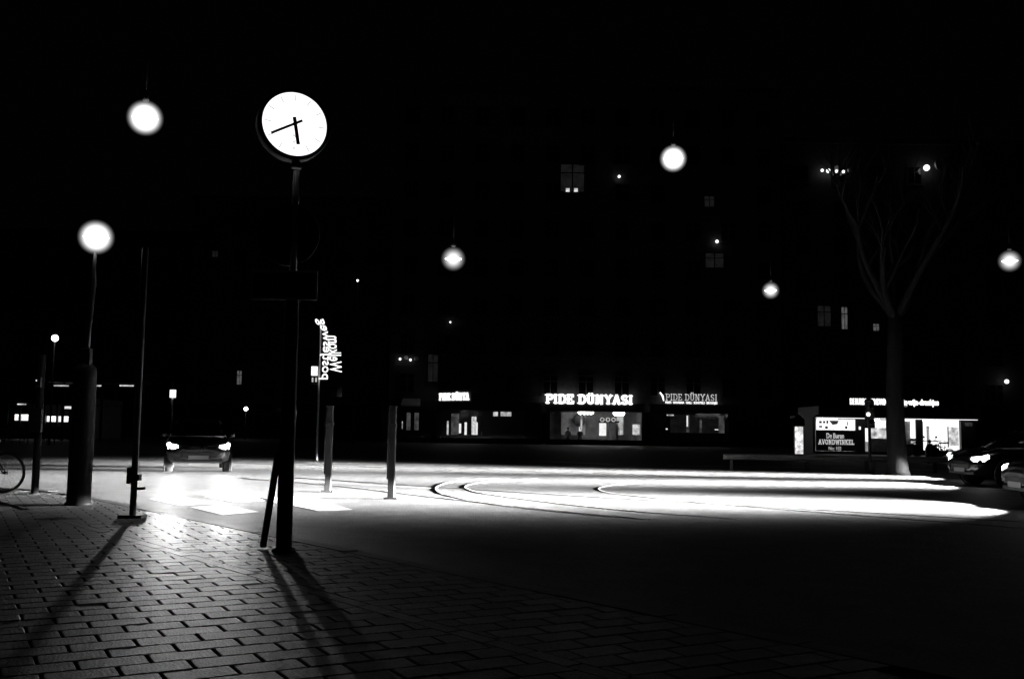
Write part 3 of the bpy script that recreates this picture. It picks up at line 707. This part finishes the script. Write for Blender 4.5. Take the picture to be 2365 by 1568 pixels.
rb, _, _ = building('dark brick building behind the evening shop', 1815, 2700, 100, 31, 10, 7, lit=lit2)
cx3 = (((430+895)/2)-1182.5)/FPX*112
lit3 = {loc(553, 872, 112, cx3): ('dim', .4, .9), loc(497, 587, 112, cx3): ('faint', .5, .4)}
lb, _, _ = building('dark brick building behind the neon welcome sign', 430, 895, 112, 27, 6, 6, lit=lit3)
fb, _, _ = building('dark building at far left beyond the lamp post', -320, 425, 118, 24, 9, 5)
# lower lamp-lit panes of the big window
p_ = P(1311, 440, YB)
for u in (1311, 1330):
    p_ = P(u, 440, YB); o = MB().box(-.18, .18, -.03, .0, -.17, .17).build('lit_pane', M['bright'], mainb); o.location = (p_.x - mainb.location.x, -.1, p_.z - ROAD)
# back walls of the ground floor
for b_, w in ((mainb, (xb1-xa1)/2), (rb, 19.2), (lb, 11.3), (fb, 19.1)):
    MB().box(-w, w, 4.6, 12, 0, 3.9).build('rear_wall', M['brick'], b_)
    n_ = max(2, int(w/3))
    if b_ is not mainb:
        for k in range(n_):
            x = -w + (k+.5)*2*w/n_; MB().box(x-1.25, x+1.25, .3, .4, .5, 3.4).build('shop_window', M['paneglass'], b_)
        for k in range(n_+1):
            x = -w + k*2*w/n_; MB().box(max(x-.35,-w), min(x+.35,w), .02, .6, 0, 3.9).build('pier', M['stone'], b_)

# ---- restaurants
def rect(u0_, v0, u1_, v1, y):
    a, c = P(u0_, (v0+v1)/2, y), P(u1_, (v0+v1)/2, y); t_, bt = P((u0_+u1_)/2, v0, y), P((u0_+u1_)/2, v1, y)
    return a.x, c.x, bt.z, t_.z
def rbox(parent, name, mat, u0_, v0, u1_, v1, y, th=.05, org=None):
    x0, x1, z0, z1 = rect(u0_, v0, u1_, v1, y); o = org or parent.location
    return MB().box(x0-o[0], x1-o[0], y-o[1], y-o[1]+th, z0-o[2], z1-o[2]).build(name, mat, parent)
def shopfront(name, label, u0_, u1_, y, wallmat='signblack'):
    xa, xb = P(u0_, 1000, y).x, P(u1_, 1000, y).x; r = empty(name, ((xa+xb)/2, y, ROAD)); tag(r, label, 'restaurant'); w = (xb-xa)/2
    MB().box(-w, w, 0, .3, 3.15, 3.9).build('fascia', M['signblack'], r)
    MB().box(-w, -w+.3, 0, .3, 0, 3.15).build('pier', M['signblack'], r); MB().box(w-.3, w, 0, .3, 0, 3.15).build('pier', M['signblack'], r)
    MB().box(-w+.3, w-.3, .05, .25, 0, .5).build('stall_riser', M['signblack'], r)
    room = MB(); room.box(-w+.3, w-.3, 4.4, 4.5, 0, 3.15); room.build('back_wall', M[wallmat], r)
    MB().box(-w+.3, w-.3, .3, 4.4, 3.1, 3.15).build('ceiling', M[wallmat], r)
    MB().box(-w+.3, w-.3, .3, 4.4, 0, .02).build('floor', M['goods'], r)
    for s_ in (-1, 1): MB().box(s_*(w-.3)-.03, s_*(w-.3)+.03, .3, 4.4, .02, 3.1).build('side_wall', M[wallmat], r)
    MB().box(-w+.3, w-.3, .12, .14, .5, 3.1).build('glazing', M['glass'], r)
    return r, w
S, w = shopfront('restaurant_front', 'brightly lit restaurant front under bold slab-serif lettering', 1262, 1490, YB-.4, 'shopwall')
yS = YB-.4
x0, x1, z0, z1 = rect(1260, 912, 1462, 932, yS-.1)
slab_sign(S, 'PIDE DÜNYASI', M['letter'], x0-S.location.x, x1-S.location.x, z0-ROAD, z1-ROAD, -.05, .27, .19)
def dressing(r, items, y):
    for nm, mat, a in items: rbox(r, nm, M[mat], *a[:4], y + a[4], a[5] if len(a) > 5 else .05)  # lit interior pieces carry their light as emission
dressing(S, [('lit_wall_patch','wall_lit',(1296,946,1352,1004,3.6)), ('lit_wall_patch','wall_lit',(1424,946,1440,1004,3.0)),
  ('menu_panel','litwall',(1384,977,1400,1006,.9)), ('door_post','offwhite',(1423,977,1427,1024,.2)), ('door_post','offwhite',(1404,977,1406,1024,.2)), ('door_lintel','signblack',(1382,972,1430,976,.15)),
  ('poster','bright',(1432,985,1438,1004,.25)), ('poster','screen',(1461,980,1477,1004,.28)), ('glass_rack','screen',(1337,985,1343,996,1.2)), ('hanging_menu','bright',(1341,960,1345,990,2.2))], yS)
for k, u in enumerate((1391, 1404, 1417)):
    p_ = P(u, 969, yS+.1); MB().torus((p_.x-S.location.x, .1, p_.z-ROAD), .17, .04, Matrix.Rotation(PI/2,3,'X'), 20, 6).build('ring_sign', M['letter_mid'], S)
p_ = P(1338, 970, yS+3); MB().lathe([(.0001,0),(.62,0),(.62,.05),(.0001,.05)], 28, Matrix.Translation((p_.x-S.location.x, 3, p_.z-ROAD)) @ Matrix.Rotation(PI/2,4,'X')).build('round_plaque', M['stone'], S)
for u in (1341, 1349, 1357, 1365, 1422, 1429, 1437):
    p_ = P(u, 951 if u < 1400 else 954, yS+1.6); MB().lathe([(.24*math.sin(PI*i/10)+1e-4, -.24*math.cos(PI*i/10)) for i in range(11)], 14, Matrix.Translation((p_.x-S.location.x, 1.6, p_.z-ROAD))).build('ceiling_lamp', M['tube'], S)
def diner(u, lab):
    p_ = P(u, 1000, yS+1.3); o_ = MB()
    prof = [(.34,.20,.42),(.20,.15,.60),(.18,.12,.85),(.22,.13,1.05),(.23,.12,1.18),(.16,.09,1.27),(.065,.065,1.32),(.06,.065,1.37),(.085,.10,1.43),(.095,.115,1.51),(.085,.10,1.58),(.03,.04,1.63)]
    o_.loft([[(a_*math.cos(2*PI*k/14), b_*math.sin(2*PI*k/14), z_) for k in range(14)] for a_, b_, z_ in prof])
    for s_ in (-1, 1): o_.tube([(s_*.2,0,1.16),(s_*.27,-.05,.92),(s_*.16,-.3,.86)], [.065,.05,.04], 8)
    q_ = o_.build('person', M['plastic'], None, (p_.x, p_.y, ROAD + .02)); tag(q_, lab, 'person', 'dark figures seated in the lit restaurant')
diner(1312, 'person as dark silhouette seated left inside the bright restaurant'); diner(1340, 'person as dark silhouette seated below the round plaque in the bright restaurant')
for u in (1312, 1340):
    p_ = P(u, 1000, yS+1.35); MB().box(p_.x-S.location.x-.25, p_.x-S.location.x+.25, 1.45, 1.9, .02, .44).build('bench', M['plastic'], S)
S2, w = shopfront('restaurant_front', 'restaurant front with tall narrow lit panes under the foreshortened sign', 1000, 1250, YB-.4)
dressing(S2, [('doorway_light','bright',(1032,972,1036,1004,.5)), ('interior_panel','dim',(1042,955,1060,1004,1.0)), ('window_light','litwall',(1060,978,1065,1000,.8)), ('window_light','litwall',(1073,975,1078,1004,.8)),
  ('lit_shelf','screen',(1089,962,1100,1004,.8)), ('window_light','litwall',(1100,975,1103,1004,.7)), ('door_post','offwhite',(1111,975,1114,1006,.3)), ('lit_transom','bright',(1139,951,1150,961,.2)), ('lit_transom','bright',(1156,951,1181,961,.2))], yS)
sg = P(1015, 924, yS-.25); sgx = empty('projecting_sign', sg); tag(sgx, 'narrow lit restaurant sign turned away, above the tall lit panes', 'sign')
sgx.rotation_euler = (0, 0, math.radians(-44))
hh = rect(1015, 909, 1088, 924, yS-1.2); hgt = hh[3]-hh[2]
MB().box(-.1, 4.2, .02, .2, -.2, hgt+.35).build('board', M['signblack'], sgx)
slab_sign(sgx, 'PIDE DÜNYA', M['letter'], 0, 4.05, .0, hgt, 0, .26, .19)
S3, w = shopfront('restaurant_front', 'dim restaurant front with thin lettering and a line of small words', 1500, 1690, YB-.4)
x0, x1, z0, z1 = rect(1537, 910, 1657, 925, yS-.1)
slab_sign(S3, 'PIDE DÜNYASI', M['letter_mid'], x0-S3.location.x, x1-S3.location.x, z0-ROAD, z1-ROAD, -.05, .085, .1)
x0, x1, z0, z1 = rect(1537, 927, 1657, 934, yS-.1)
text_obj('small_lettering', "PIDE'S · SHOARMA · GRILL · SCHOTELS · BROODJES", M['letter'], S3, x0-S3.location.x, x1-S3.location.x, z0-ROAD, z1-ROAD, -.06, .015)
p_ = P(1528, 917, yS-.1)
MB().tube([(p_.x-S3.location.x-.15, -.1, p_.z-ROAD+.45), (p_.x-S3.location.x+.1, -.1, p_.z-ROAD+.1), (p_.x-S3.location.x+.2, -.1, p_.z-ROAD-.35)], [.06,.09,.05], 6).build('emblem', M['letter'], S3)
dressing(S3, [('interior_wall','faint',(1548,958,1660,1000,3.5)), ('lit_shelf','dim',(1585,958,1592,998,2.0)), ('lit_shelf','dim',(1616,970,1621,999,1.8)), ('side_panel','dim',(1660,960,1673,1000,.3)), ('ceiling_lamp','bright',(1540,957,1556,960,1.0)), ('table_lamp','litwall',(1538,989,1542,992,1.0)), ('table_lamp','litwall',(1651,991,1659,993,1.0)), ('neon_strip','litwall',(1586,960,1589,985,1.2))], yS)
# dim doorway left of the restaurants
S4, w = shopfront('shop_front', 'dark shop front with pale awning left of the restaurants', 880, 998, YB-.4); S4['category'] = 'shop'
dressing(S4, [('lit_panel','dim',(939,953,948,993,.5)), ('lit_panel','dim',(957,953,967,993,.5)), ('lamp','letter',(913,959,916,966,.4)), ('door_strip','bright',(928,973,930,990,.3))], yS)
x0, x1, z0, z1 = rect(930, 920, 970, 935, yS-.1); ox = S4.location.x
MB().add([(x0-ox, .1, z1-ROAD), (x1-ox, .1, z1-ROAD), (x1-ox+.1, -.9, z0-ROAD), (x0-ox-.1, -.9, z0-ROAD), (x1-ox+.1, -.9, z0-ROAD-.15), (x0-ox-.1, -.9, z0-ROAD-.15)], [(0,1,2,3),(3,2,4,5)]).build('awning', M['offwhite'], S4)

# ---- wall lamps
def wall_lamp(u, v, y, r_, lab, grp=None, mat='letter', refl=False):
    p_ = P(u, v, y); o = empty('wall_lamp', p_); tag(o, lab, 'lamp', grp)
    MB().lathe([(r_*math.sin(PI*i/10)+1e-4, -r_*math.cos(PI*i/10)) for i in range(11)], 14).build('bulb', M[mat], o)
    MB().tube([(0,r_*.8,0),(0,max(.15, r_*1.4),r_*.4)], .03, 6).build('bracket', M['black'], o)
    if refl: MB().lathe([(.0001,0),(r_*1.4,.1),(r_*1.6,.3)], 18, Matrix.Translation((r_*3.6,.35,r_*1.2)) @ Matrix.Rotation(PI/2,4,'X') @ Matrix.Rotation(math.radians(30),4,'Y')).build('reflection', M['white'], o)  # pale disc modelled in place of the lamp's reflection
for u, v, r_, lab, refl in ((924,829,.12,'small wall lamp with reflector, left of the pair above the shop awning',True),(948,831,.12,'small wall lamp with reflector, right of the pair above the shop awning',True),
   (1430,408,.14,'small bare lamp high on the building right of the large paned window',False),(1656,558,.16,'small bright lamp high above the dim restaurant',False),(1040,744,.09,'tiny lamp on the facade under the middle globe lamp',False)):
    wall_lamp(u, v, YB-.3, r_, lab, None, 'letter', refl)
for k, (u, v) in enumerate(((1899,394),(1913,395),(1932,396),(1948,397))):
    wall_lamp(u, v, 99.5, .16 if k != 1 else .22, ('leftmost','second','third','rightmost')[k] + ' lamp of the row of four high above the evening shop', 'row of four lamps high on the building', 'letter', k in (1, 3))
for u, v, r_, lab in ((2140,388,.32,'large bright floodlight high at right above the evening shop'),(2325,881,.22,'bright blurred lamp low near the right edge')): wall_lamp(u, v, 99.3, r_, lab, None, 'letter', r_ > .3)
for u, v, y, r_, lab in ((127,781,60,.2,'small bright street lamp far left between the posts'),(826,648,80,.07,'tiny lamp high between clock post and middle globe'),(568,944,100,.2,'small bright lamp low in the distance left of the clock post')):
    p_ = P(u, v, y); o = empty('street_lamp', (p_.x, p_.y, ROAD)); tag(o, lab, 'street lamp'); hz = p_.z - ROAD
    MB().lathe([(.09,0),(.06,.3),(.04,hz-.1)], 10).build('pole', M['black'], o); MB().lathe([(r_*math.sin(PI*i/10)+1e-4, hz-r_*math.cos(PI*i/10)) for i in range(11)], 14).build('lamp_head', M['lamp'], o)

# ---- neon welcome sign
ny = 38.0; nb = P(733, 1000, ny); ns = empty('neon_sign', (nb.x, ny, ROAD)); tag(ns, 'white neon lettering climbing a thin pole, seen mirrored from behind', 'sign')
top = P(741, 735, ny); MB().lathe([(.06,0),(.05,.1),(.035,top.z-ROAD)], 12).build('pole', M['galv'], ns)
def neon(txt, u_base, v0, v1, width_px, bend=0.0, lean=0.0):
    me, a0, a1, b0_, b1_ = text_mesh(txt, 1, bold=.004)
    sc = ny/FPX
    for v in me.vertices:
        t_ = (v.co.x - a0)/(a1-a0); h_ = (v.co.y - b0_)/(b1_-b0_); z = v.co.z
        vv = v0 + (v1-v0)*t_; uu = u_base + lean*t_ + h_*width_px + bend*max(0, t_-.62)**1.5
        p_ = P(uu, vv, ny - .05); v.co = (p_.x - nb.x, -.1 + z*.05, p_.z - ROAD)
    me.materials.clear(); me.materials.append(M['letter']); o = bpy.data.objects.new('neon_lettering', me); col.objects.link(o); o.parent = ns
neon('Welkom', 762, 860, 776, 28, lean=-4)
neon('postjesweg', 737, 876, 737, 26, bend=-70, lean=6)
rbox(ns, 'display_box', M['litwall'], 719, 846, 732, 867, ny-.2, .15)
for k in range(2): rbox(ns, 'display_lamp', M['bright'], 720+8*k, 872, 723+8*k, 882, ny-.2, .08)
MB().tube([(-.35,-.1,2.9),(.05,0,2.9)], .02, 6).build('bracket', M['black'], ns)

# ---- lit stop sign at left
bs = P(395, 990, 60); o = empty('stop_sign', (bs.x, 60, ROAD)); tag(o, 'small white lit box sign on a pole left of the clock post', 'sign')
rbox(o, 'light_box', M['litwall'], 392, 900, 404, 918, 59.9, .2); MB().lathe([(.06,0),(.06,3.9)], 10).build('pole', M['galv'], o)

# ---- bright shop at far left
F = empty('glazed_shop', (P(100, 1000, 84).x, 84, ROAD)); tag(F, 'low glazed shop with bright windows at far left', 'shop')
fw = 4.2
MB().box(-fw, fw, 0, 6, 2.9, 3.4).build('roof', M['signblack'], F); MB().box(-fw, fw, 5.9, 6, 0, 2.9).build('back_wall', M['brick'], F)
MB().box(-fw, fw, .0, .3, 0, 1.0).build('parapet', M['signblack'], F)
for k in range(9): MB().box(-fw + k*2*fw/8 - .07, -fw + k*2*fw/8 + .07, .02, .2, 1.0, 2.9).build('mullion', M['signblack'], F)
rbox(F, 'lit_window', M['shopwin'], 34, 957, 98, 971, 84.3); rbox(F, 'lit_window', M['shopwin'], 108, 961, 165, 974, 84.3)
rbox(F, 'lit_sign', M['bright'], 145, 938, 164, 944, 83.9); rbox(F, 'lit_sign', M['bright'], 40, 932, 60, 935, 83.9)
# hedges before it
leafm = surf('hedge_leaf', .06, .7, .5, 30)
def hedge(u, v, wd, lab):
    p_ = G(u, v, ROAD); y = 62; x = P(u, v, y).x; o = empty('hedge', (x, y, ROAD)); tag(o, lab, 'hedge'); rr = random.Random(u); mb = MB()
    for k in range(900):
        cx_, cy_, cz_ = rr.uniform(-wd, wd), rr.uniform(-.5, .5), .25 + rr.random()**.7*1.0; c = Vector((cx_, cy_, cz_)); e = Euler((rr.uniform(0,6), rr.uniform(0,6), rr.uniform(0,6))).to_matrix(); s_ = .06
        mb.add([c + e @ Vector(q) for q in ((-s_,0,0),(0,-s_*.5,0),(s_,0,0),(0,s_*.5,0))], [(0,1,2,3)])
    mb.build('foliage', leafm, o); st = MB()
    for k in range(6): xx = -wd*.8 + k*wd*1.6/5; st.tube([(xx,0,0),(xx+.05,.02,.9)], .02, 5)
    st.build('stem', M['bark'], o)
hedge(55, 1000, 1.5, 'clipped hedge before the bright shop, nearer the left edge'); hedge(135, 1000, 1.5, 'clipped hedge before the bright shop, nearer the lamp post')

# ================================================================== EVENING SHOP
KY = 66.0
kx0, kx1 = P(1880, 1000, KY).x, P(2250, 1000, KY).x
kc = (kx0+kx1)/2; kz = P(2060, 1050, KY).z
K = empty('evening_shop', (kc, KY, kz)); tag(K, 'single-storey evening shop with glowing windows under a lit roof sign', 'shop'); kw = (kx1-kx0)/2
kt = P(2060, 966, KY).z - kz
MB().box(-kw-.15, kw+.15, -.6, 5, kt, kt+.14).build('canopy', M['signblack'], K); MB().box(-kw-.15, kw+.15, -.66, -.602, kt-.02, kt+.10).build('canopy_edge', M['offwhite'], K); MB().box(-kw, kw, -.55, -.45, kt-.05, kt-.005).build('canopy_glow_strip', M['letter'], K)  # glowing strip under the canopy added to give the bright edge line
MB().box(-kw+.4, kw-.4, .2, 5, kt+.16, kt+.75).build('roof_upstand', M['darkmetal'], K)
for k in range(3): MB().box(-kw+.6, kw-.6, .12, .2, kt+.26+k*.17, kt+.31+k*.17).build('roof_slat', M['galv'], K)
MB().box(-kw, kw, 4.6, 4.8, 0, kt).build('back_wall', M['offwhite'], K)
MB().box(-kw, kw, 0, 4.6, -.05, .02).build('floor', M['goods'], K)
for s_ in (-1, 1): MB().box(s_*kw-.08, s_*kw+.08, 0, 4.6, .02, kt).build('side_wall', M['signblack'], K)
def kr(name, mat, a, dy=0.0, th=.06): return rbox(K, name, M[mat] if isinstance(mat, str) else mat, a[0], a[1], a[2], a[3], KY+dy, th)
kr('plinth', 'signblack', (1884,1042,1976,1052), -.02, .2)
kr('window_board', 'signblack', (1885,994,1976,1041), 0.0)
kr('window_panel', 'litwall', (1886,968,1976,993), .10)
for q in ((1892,972,1898,977),(1901,972,1906,977),(1909,971,1913,978),(1892,983,1899,987),(1906,984,1912,990),(1957,974,1959,982),(1952,984,1957,990)): kr('window_card', 'goods', q, .02, .03)
p_ = P(1926, 974, KY); MB().add([(p_.x-kc-.32, -.03, p_.z-kz+.08), (p_.x-kc+.32, -.03, p_.z-kz+.08), (p_.x-kc+.2, -.03, p_.z-kz-.15), (p_.x-kc-.1, -.03, p_.z-kz-.2), (p_.x-kc-.32, -.01, p_.z-kz+.08), (p_.x-kc+.32, -.01, p_.z-kz+.08), (p_.x-kc+.2, -.01, p_.z-kz-.15), (p_.x-kc-.1, -.01, p_.z-kz-.2)], [(0,1,2,3),(7,6,5,4),(0,4,5,1),(1,5,6,2),(2,6,7,3),(3,7,4,0)]).build('window_card', M['goods'], K)
kr('pier', 'darkmetal', (1977,966,1998,1052), -.05, .3); kr('notice', 'litwall', (1984,985,1988,992), -.1, .04)
kr('door_light', 'litwall', (1999,968,2005,1020), .1); kr('door_panel', 'bright', (2009,988,2058,1012), .1); kr('door_board', 'goods', (2009,1013,2058,1043), .08); kr('door_window', 'litwall', (2022,970,2058,988), .12)
kr('pier', 'darkmetal', (2059,966,2081,1052), -.05, .3)
kr('lit_header', 'litwall', (2082,967,2115,973), .05); kr('window_panel', 'litwall', (2103,974,2115,1012), .06); kr('door_board', 'goods', (2082,975,2102,1043), .3); kr('window_board', 'signblack', (2103,1013,2115,1043), .06)
kr('pier', 'darkmetal', (2116,966,2132,1052), -.05, .3)
kr('window_back', 'litwall', (2133,969,2219,1040), 1.2); kr('poster', 'offwhite', (2141,984,2147,1035), .3); kr('poster', 'litwall', (2148,985,2173,1036), .1); kr('poster', 'litwall', (2177,972,2188,1018), .05); kr('poster', 'bright', (2192,986,2214,1030), .15); kr('window_edge', 'darkmetal', (2189,985,2191,1032), .1)
kr('pier', 'signblack', (2220,966,2250,1052), -.05, .3); kr('cash_machine', 'goods', (2229,976,2246,984), -.1)
kr('stall_riser', 'signblack', (2133,1040,2219,1052), 0, .2); kr('stall_riser', 'signblack', (2082,1043,2115,1052), 0, .2); kr('step', 'signblack', (1999,1043,2058,1052), 0, .2)
def kt_text(name, txt, mat, a, slabbed=False, bold=.0, dy=-.05):
    x0, x1, z0, z1 = rect(*a, KY+dy)
    if slabbed: slab_sign(K, txt, M[mat], x0-kc, x1-kc, z0-kz, z1-kz, dy, .15, .13, .02)
    else: text_obj(name, txt, M[mat], K, x0-kc, x1-kc, z0-kz, z1-kz, dy, bold)
kt_text('lettering', 'De Buren', 'letter_mid', (1909,1000,1949,1012), False, .01)
kt_text('lettering', 'AVONDWINKEL', 'letter_mid', (1890,1015,1973,1026), True)
kt_text('lettering', 'No: 102', 'letter_dim', (1914,1031,1943,1039), False, .0)
kt_text('lettering', 'RIJ', 'letter_mid', (2104,1018,2114,1026), False, .01)
kt_text('roof_lettering', 'DE BUREN AVONDWINKEL', 'letter', (1963,920,2062,935), False, .055, .3)
kt_text('roof_lettering', 'sig-wijn-drankjes', 'letter', (2081,922,2168,940), False, .055, .3)
for u in range(1975, 2168, 24):
    p_ = P(u, 936, KY+.35); MB().box(p_.x-kc-.02, p_.x-kc+.02, .33, .37, kt+.74, p_.z-kz+.15).build('sign_bracket', M['black'], K)
# soft light under the canopy
for u in (1930, 2030, 2100, 2176):
    p_ = P(u, 966, KY); MB().box(p_.x-kc-.6, p_.x-kc+.6, 1.6, 1.75, kt-.12, kt-.04).build('ceiling_lamp', M['tube'], K)
# forecourt the shop stands on
fc = MB().box(-3, 40, -6, 40, -.3, 0).build('forecourt', M['kerb'], None, (kx0, KY, kz - .002)); structure(fc, 'paved forecourt carrying the evening shop')

# ---- advertising column
ay = 58.0; ap = P(1845, 1052, ay); ad = empty('advertising_column', (ap.x, ay, ROAD)); tag(ad, 'slim lit advertising display with dark cap left of the evening shop', 'advertising display')
zt, zb = P(1845, 985, ay).z - ROAD, P(1845, 1048, ay).z - ROAD; aw = 9/FPX*ay
MB().box(-aw-.04, aw+.04, -.1, .12, 0, zb-.02).build('foot', M['black'], ad); MB().box(-aw, aw, -.12, -.04, zb, zt).build('poster', M['screen'], ad)
MB().box(-aw-.05, aw+.05, -.035, .12, zb-.02, zt).build('housing', M['black'], ad)
MB().lathe([(aw+.1,0),(aw+.14,.1),(aw+.14,.4),(aw*.6,.62),(.05,.7)], 20, Matrix.Translation((0,0,zt))).build('cap', M['black'], ad)

# ---- traffic light in front of the shop
ty = 33.0; tp = P(2010, 1092, ty); tl = empty('traffic_light', (tp.x, ty, ROAD)); tag(tl, 'dark traffic light silhouetted against the evening shop, left of the tree', 'traffic light')
z9 = P(2010, 920, ty).z - ROAD
MB().lathe([(.09,0),(.05,.06),(.05,z9-.3)], 14).build('pole', M['black'], tl)
MB().box(-.13,.13,-.14,.08,z9-.98,z9-.12).build('housing', M['black'], tl, bevel=.02)
MB().lathe([(.17,-.12),(.13,-.04),(.02,.02)], 16, Matrix.Translation((0,0,z9))).build('hood', M['black'], tl)
for k in range(3):
    MB().lathe([(.0001,.0),(.06,0),(.07,.02)], 16, Matrix.Translation((-.09 if k == 1 else 0,-.15,z9-.28-.25*k)) @ Matrix.Rotation(PI/2,4,'X')).build('signal_lens', M['letter'] if k == 1 else M['paneglass'], tl)
MB().box(-.09,.12,-.12,.08,z9-2.45,z9-2.1).build('push_button_box', M['black'], tl, bevel=.02)

# ---- parked scooters and bicycles
def make_scooter(name, paint):
    r = empty(name)
    for x in (.0, 1.22):
        RX4 = Matrix.Translation((x,0,.23)) @ Matrix.Rotation(PI/2,4,'X')
        w_ = MB().torus((x,0,.23), .18, .05, Matrix.Rotation(PI/2,3,'X'), 24, 8).build('wheel', M['tyre'], r); MB().lathe([(.0001,-.04),(.13,-.05),(.14,.05),(.0001,.04)], 18, RX4).build('rim', M['galv'], w_)
    MB().loft([[(x, y_*w_, zb + (zt-zb)*k) for (y_, k) in ((-1,.1),(-1,.7),(-.6,1),(.6,1),(1,.7),(1,.1))] for x, w_, zb, zt in ((-.28,.07,.55,.68),(-.1,.15,.38,.76),(.2,.17,.28,.78),(.45,.15,.25,.74),(.52,.12,.22,.5))]).build('body', paint, r)
    MB().box(.45,1.0,-.14,.14,.22,.29).build('footboard', M['plastic'], r, bevel=.02)
    MB().loft([[(x+dx_, y_*w_, z) for (dx_, y_) in ((0,-1),(.07,-.7),(.1,0),(.07,.7),(0,1),(.0,0))] for x, z, w_ in ((1.0,.26,.16),(1.02,.45,.21),(.98,.7,.20),(.93,.92,.11))]).build('leg_shield', paint, r)
    MB().loft([[(x, y_*.13, z + dz) for (y_, dz) in ((-1,0),(-.8,.07),(.8,.07),(1,0))] for x, z in ((-.22,.78),(.1,.80),(.42,.77))]).build('seat', M['plastic'], r)
    MB().tube([(.93,0,.9),(.9,0,1.02)], .03, 10).tube([(.86,-.32,1.03),(.92,-.12,1.04),(.92,.12,1.04),(.86,.32,1.03)], .015, 8).build('handlebar', M['plastic'], r)
    MB().lathe([(.0001,.06),(.06,.05),(.085,.0),(.07,-.08)], 16, Matrix.Translation((.98,0,1.02)) @ Matrix.Rotation(PI/2,4,'Y')).build('headlamp', M['steel'], r)
    MB().lathe([(.06,.24),(.02,.4)], 10, Matrix.Translation((1.22,0,0))).build('fork', M['steel'], r)
    MB().loft([[(x, y_, z) for y_ in (-.06,.06)] + [(x, .06, z-.01), (x, -.06, z-.01)] for x, z in ((.98,.44),(1.1,.52),(1.24,.53),(1.4,.45))]).build('mudguard', paint, r)
    for s_ in (-1, 1): MB().tube([(.88,s_*.2,1.04),(.9,s_*.26,1.2)], .008, 6).lathe([(.0001,0),(.05,.005),(.05,.015)], 12, Matrix.Translation((.9,s_*.27,1.22)) @ Matrix.Rotation(-PI/2,4,'Y')).build('mirror', M['steel'], r)
    return r
sy = 46.0
sc1 = make_scooter('scooter', M['white']); q = P(2118, 1068, sy); sc1.location = (q.x-.4, sy, ROAD); sc1.rotation_euler = (0,0,math.radians(215)); tag(sc1, 'white scooter parked just right of the tree trunk', 'scooter')
sc2 = make_scooter('scooter', M['carbody3']); q = P(2172, 1068, sy); sc2.location = (q.x, sy+.6, ROAD); sc2.rotation_euler = (0,0,math.radians(235)); tag(sc2, 'grey scooter parked between the white scooter and the black car', 'scooter')
for k, (u, dy_, a, lab) in enumerate(((2140, 1.2, 60, 'bicycle parked behind the white scooter'), (2195, .9, 75, 'bicycle parked behind the grey scooter'), (2225, 1.4, 110, 'bicycle parked nearest the right end of the evening shop'))):
    c = copy_tree(bike); q = P(u, 1068, sy); c.location = (q.x, sy + dy_, ROAD); c.rotation_euler = (0, 0, math.radians(a)); tag(c, lab, 'bicycle', 'bicycles parked outside the evening shop')

# ---- litter on the tiles
for k, (u, v, lab) in enumerate(((676, 1321, 'tiny white paper scrap on the tiles right of the clock post'), (342, 1298, 'tiny white paper scrap on the tiles below the thin steel post'), (935, 1497, 'pale flattened wrapper on the dark tiles toward the lower middle'))):
    p_ = G(u, v); rr = random.Random(k); mb = MB(); w_ = .02 + .012*k
    mb.add([(-w_,-.01,.003),(0,-.014,.012),(w_,-.008,.004),(w_,.012,.006),(0,.015,.014),(-w_,.01,.004),(-w_,-.01,.001),(0,-.014,.009),(w_,-.008,.002),(w_,.012,.003),(0,.015,.011),(-w_,.01,.002)], [(0,1,4,5),(1,2,3,4),(6,11,10,7),(7,10,9,8),(0,6,7,1),(1,7,8,2),(2,8,9,3),(3,9,10,4),(4,10,11,5),(5,11,6,0)])
    o = mb.build('paper_scrap', M['white'], None, p_); o.rotation_euler = (0,0,rr.uniform(0,3)); tag(o, lab, 'litter', 'litter on the pavement')

# ---- long canopy with strip lights behind the lamp post
cn = empty('lit_canopy', (P(225, 1000, 76).x, 76, ROAD)); tag(cn, 'dark flat canopy with three strip lights in the distance behind the lamp post', 'canopy')
ct = P(225, 886, 76).z - ROAD
MB().box(-3.9, 3.0, -.4, 2.6, ct+.06, ct+.3).build('roof', M['signblack'], cn)
for x in (-3.6, -.6, 2.6): MB().box(x-.08, x+.08, 1.9, 2.06, 0, ct+.06).build('column', M['black'], cn)
for u0_, u1_ in ((124, 158), (207, 233), (276, 308)): rbox(cn, 'strip_light', M['bright'], u0_, 889, u1_, 892, 75.8, .08)
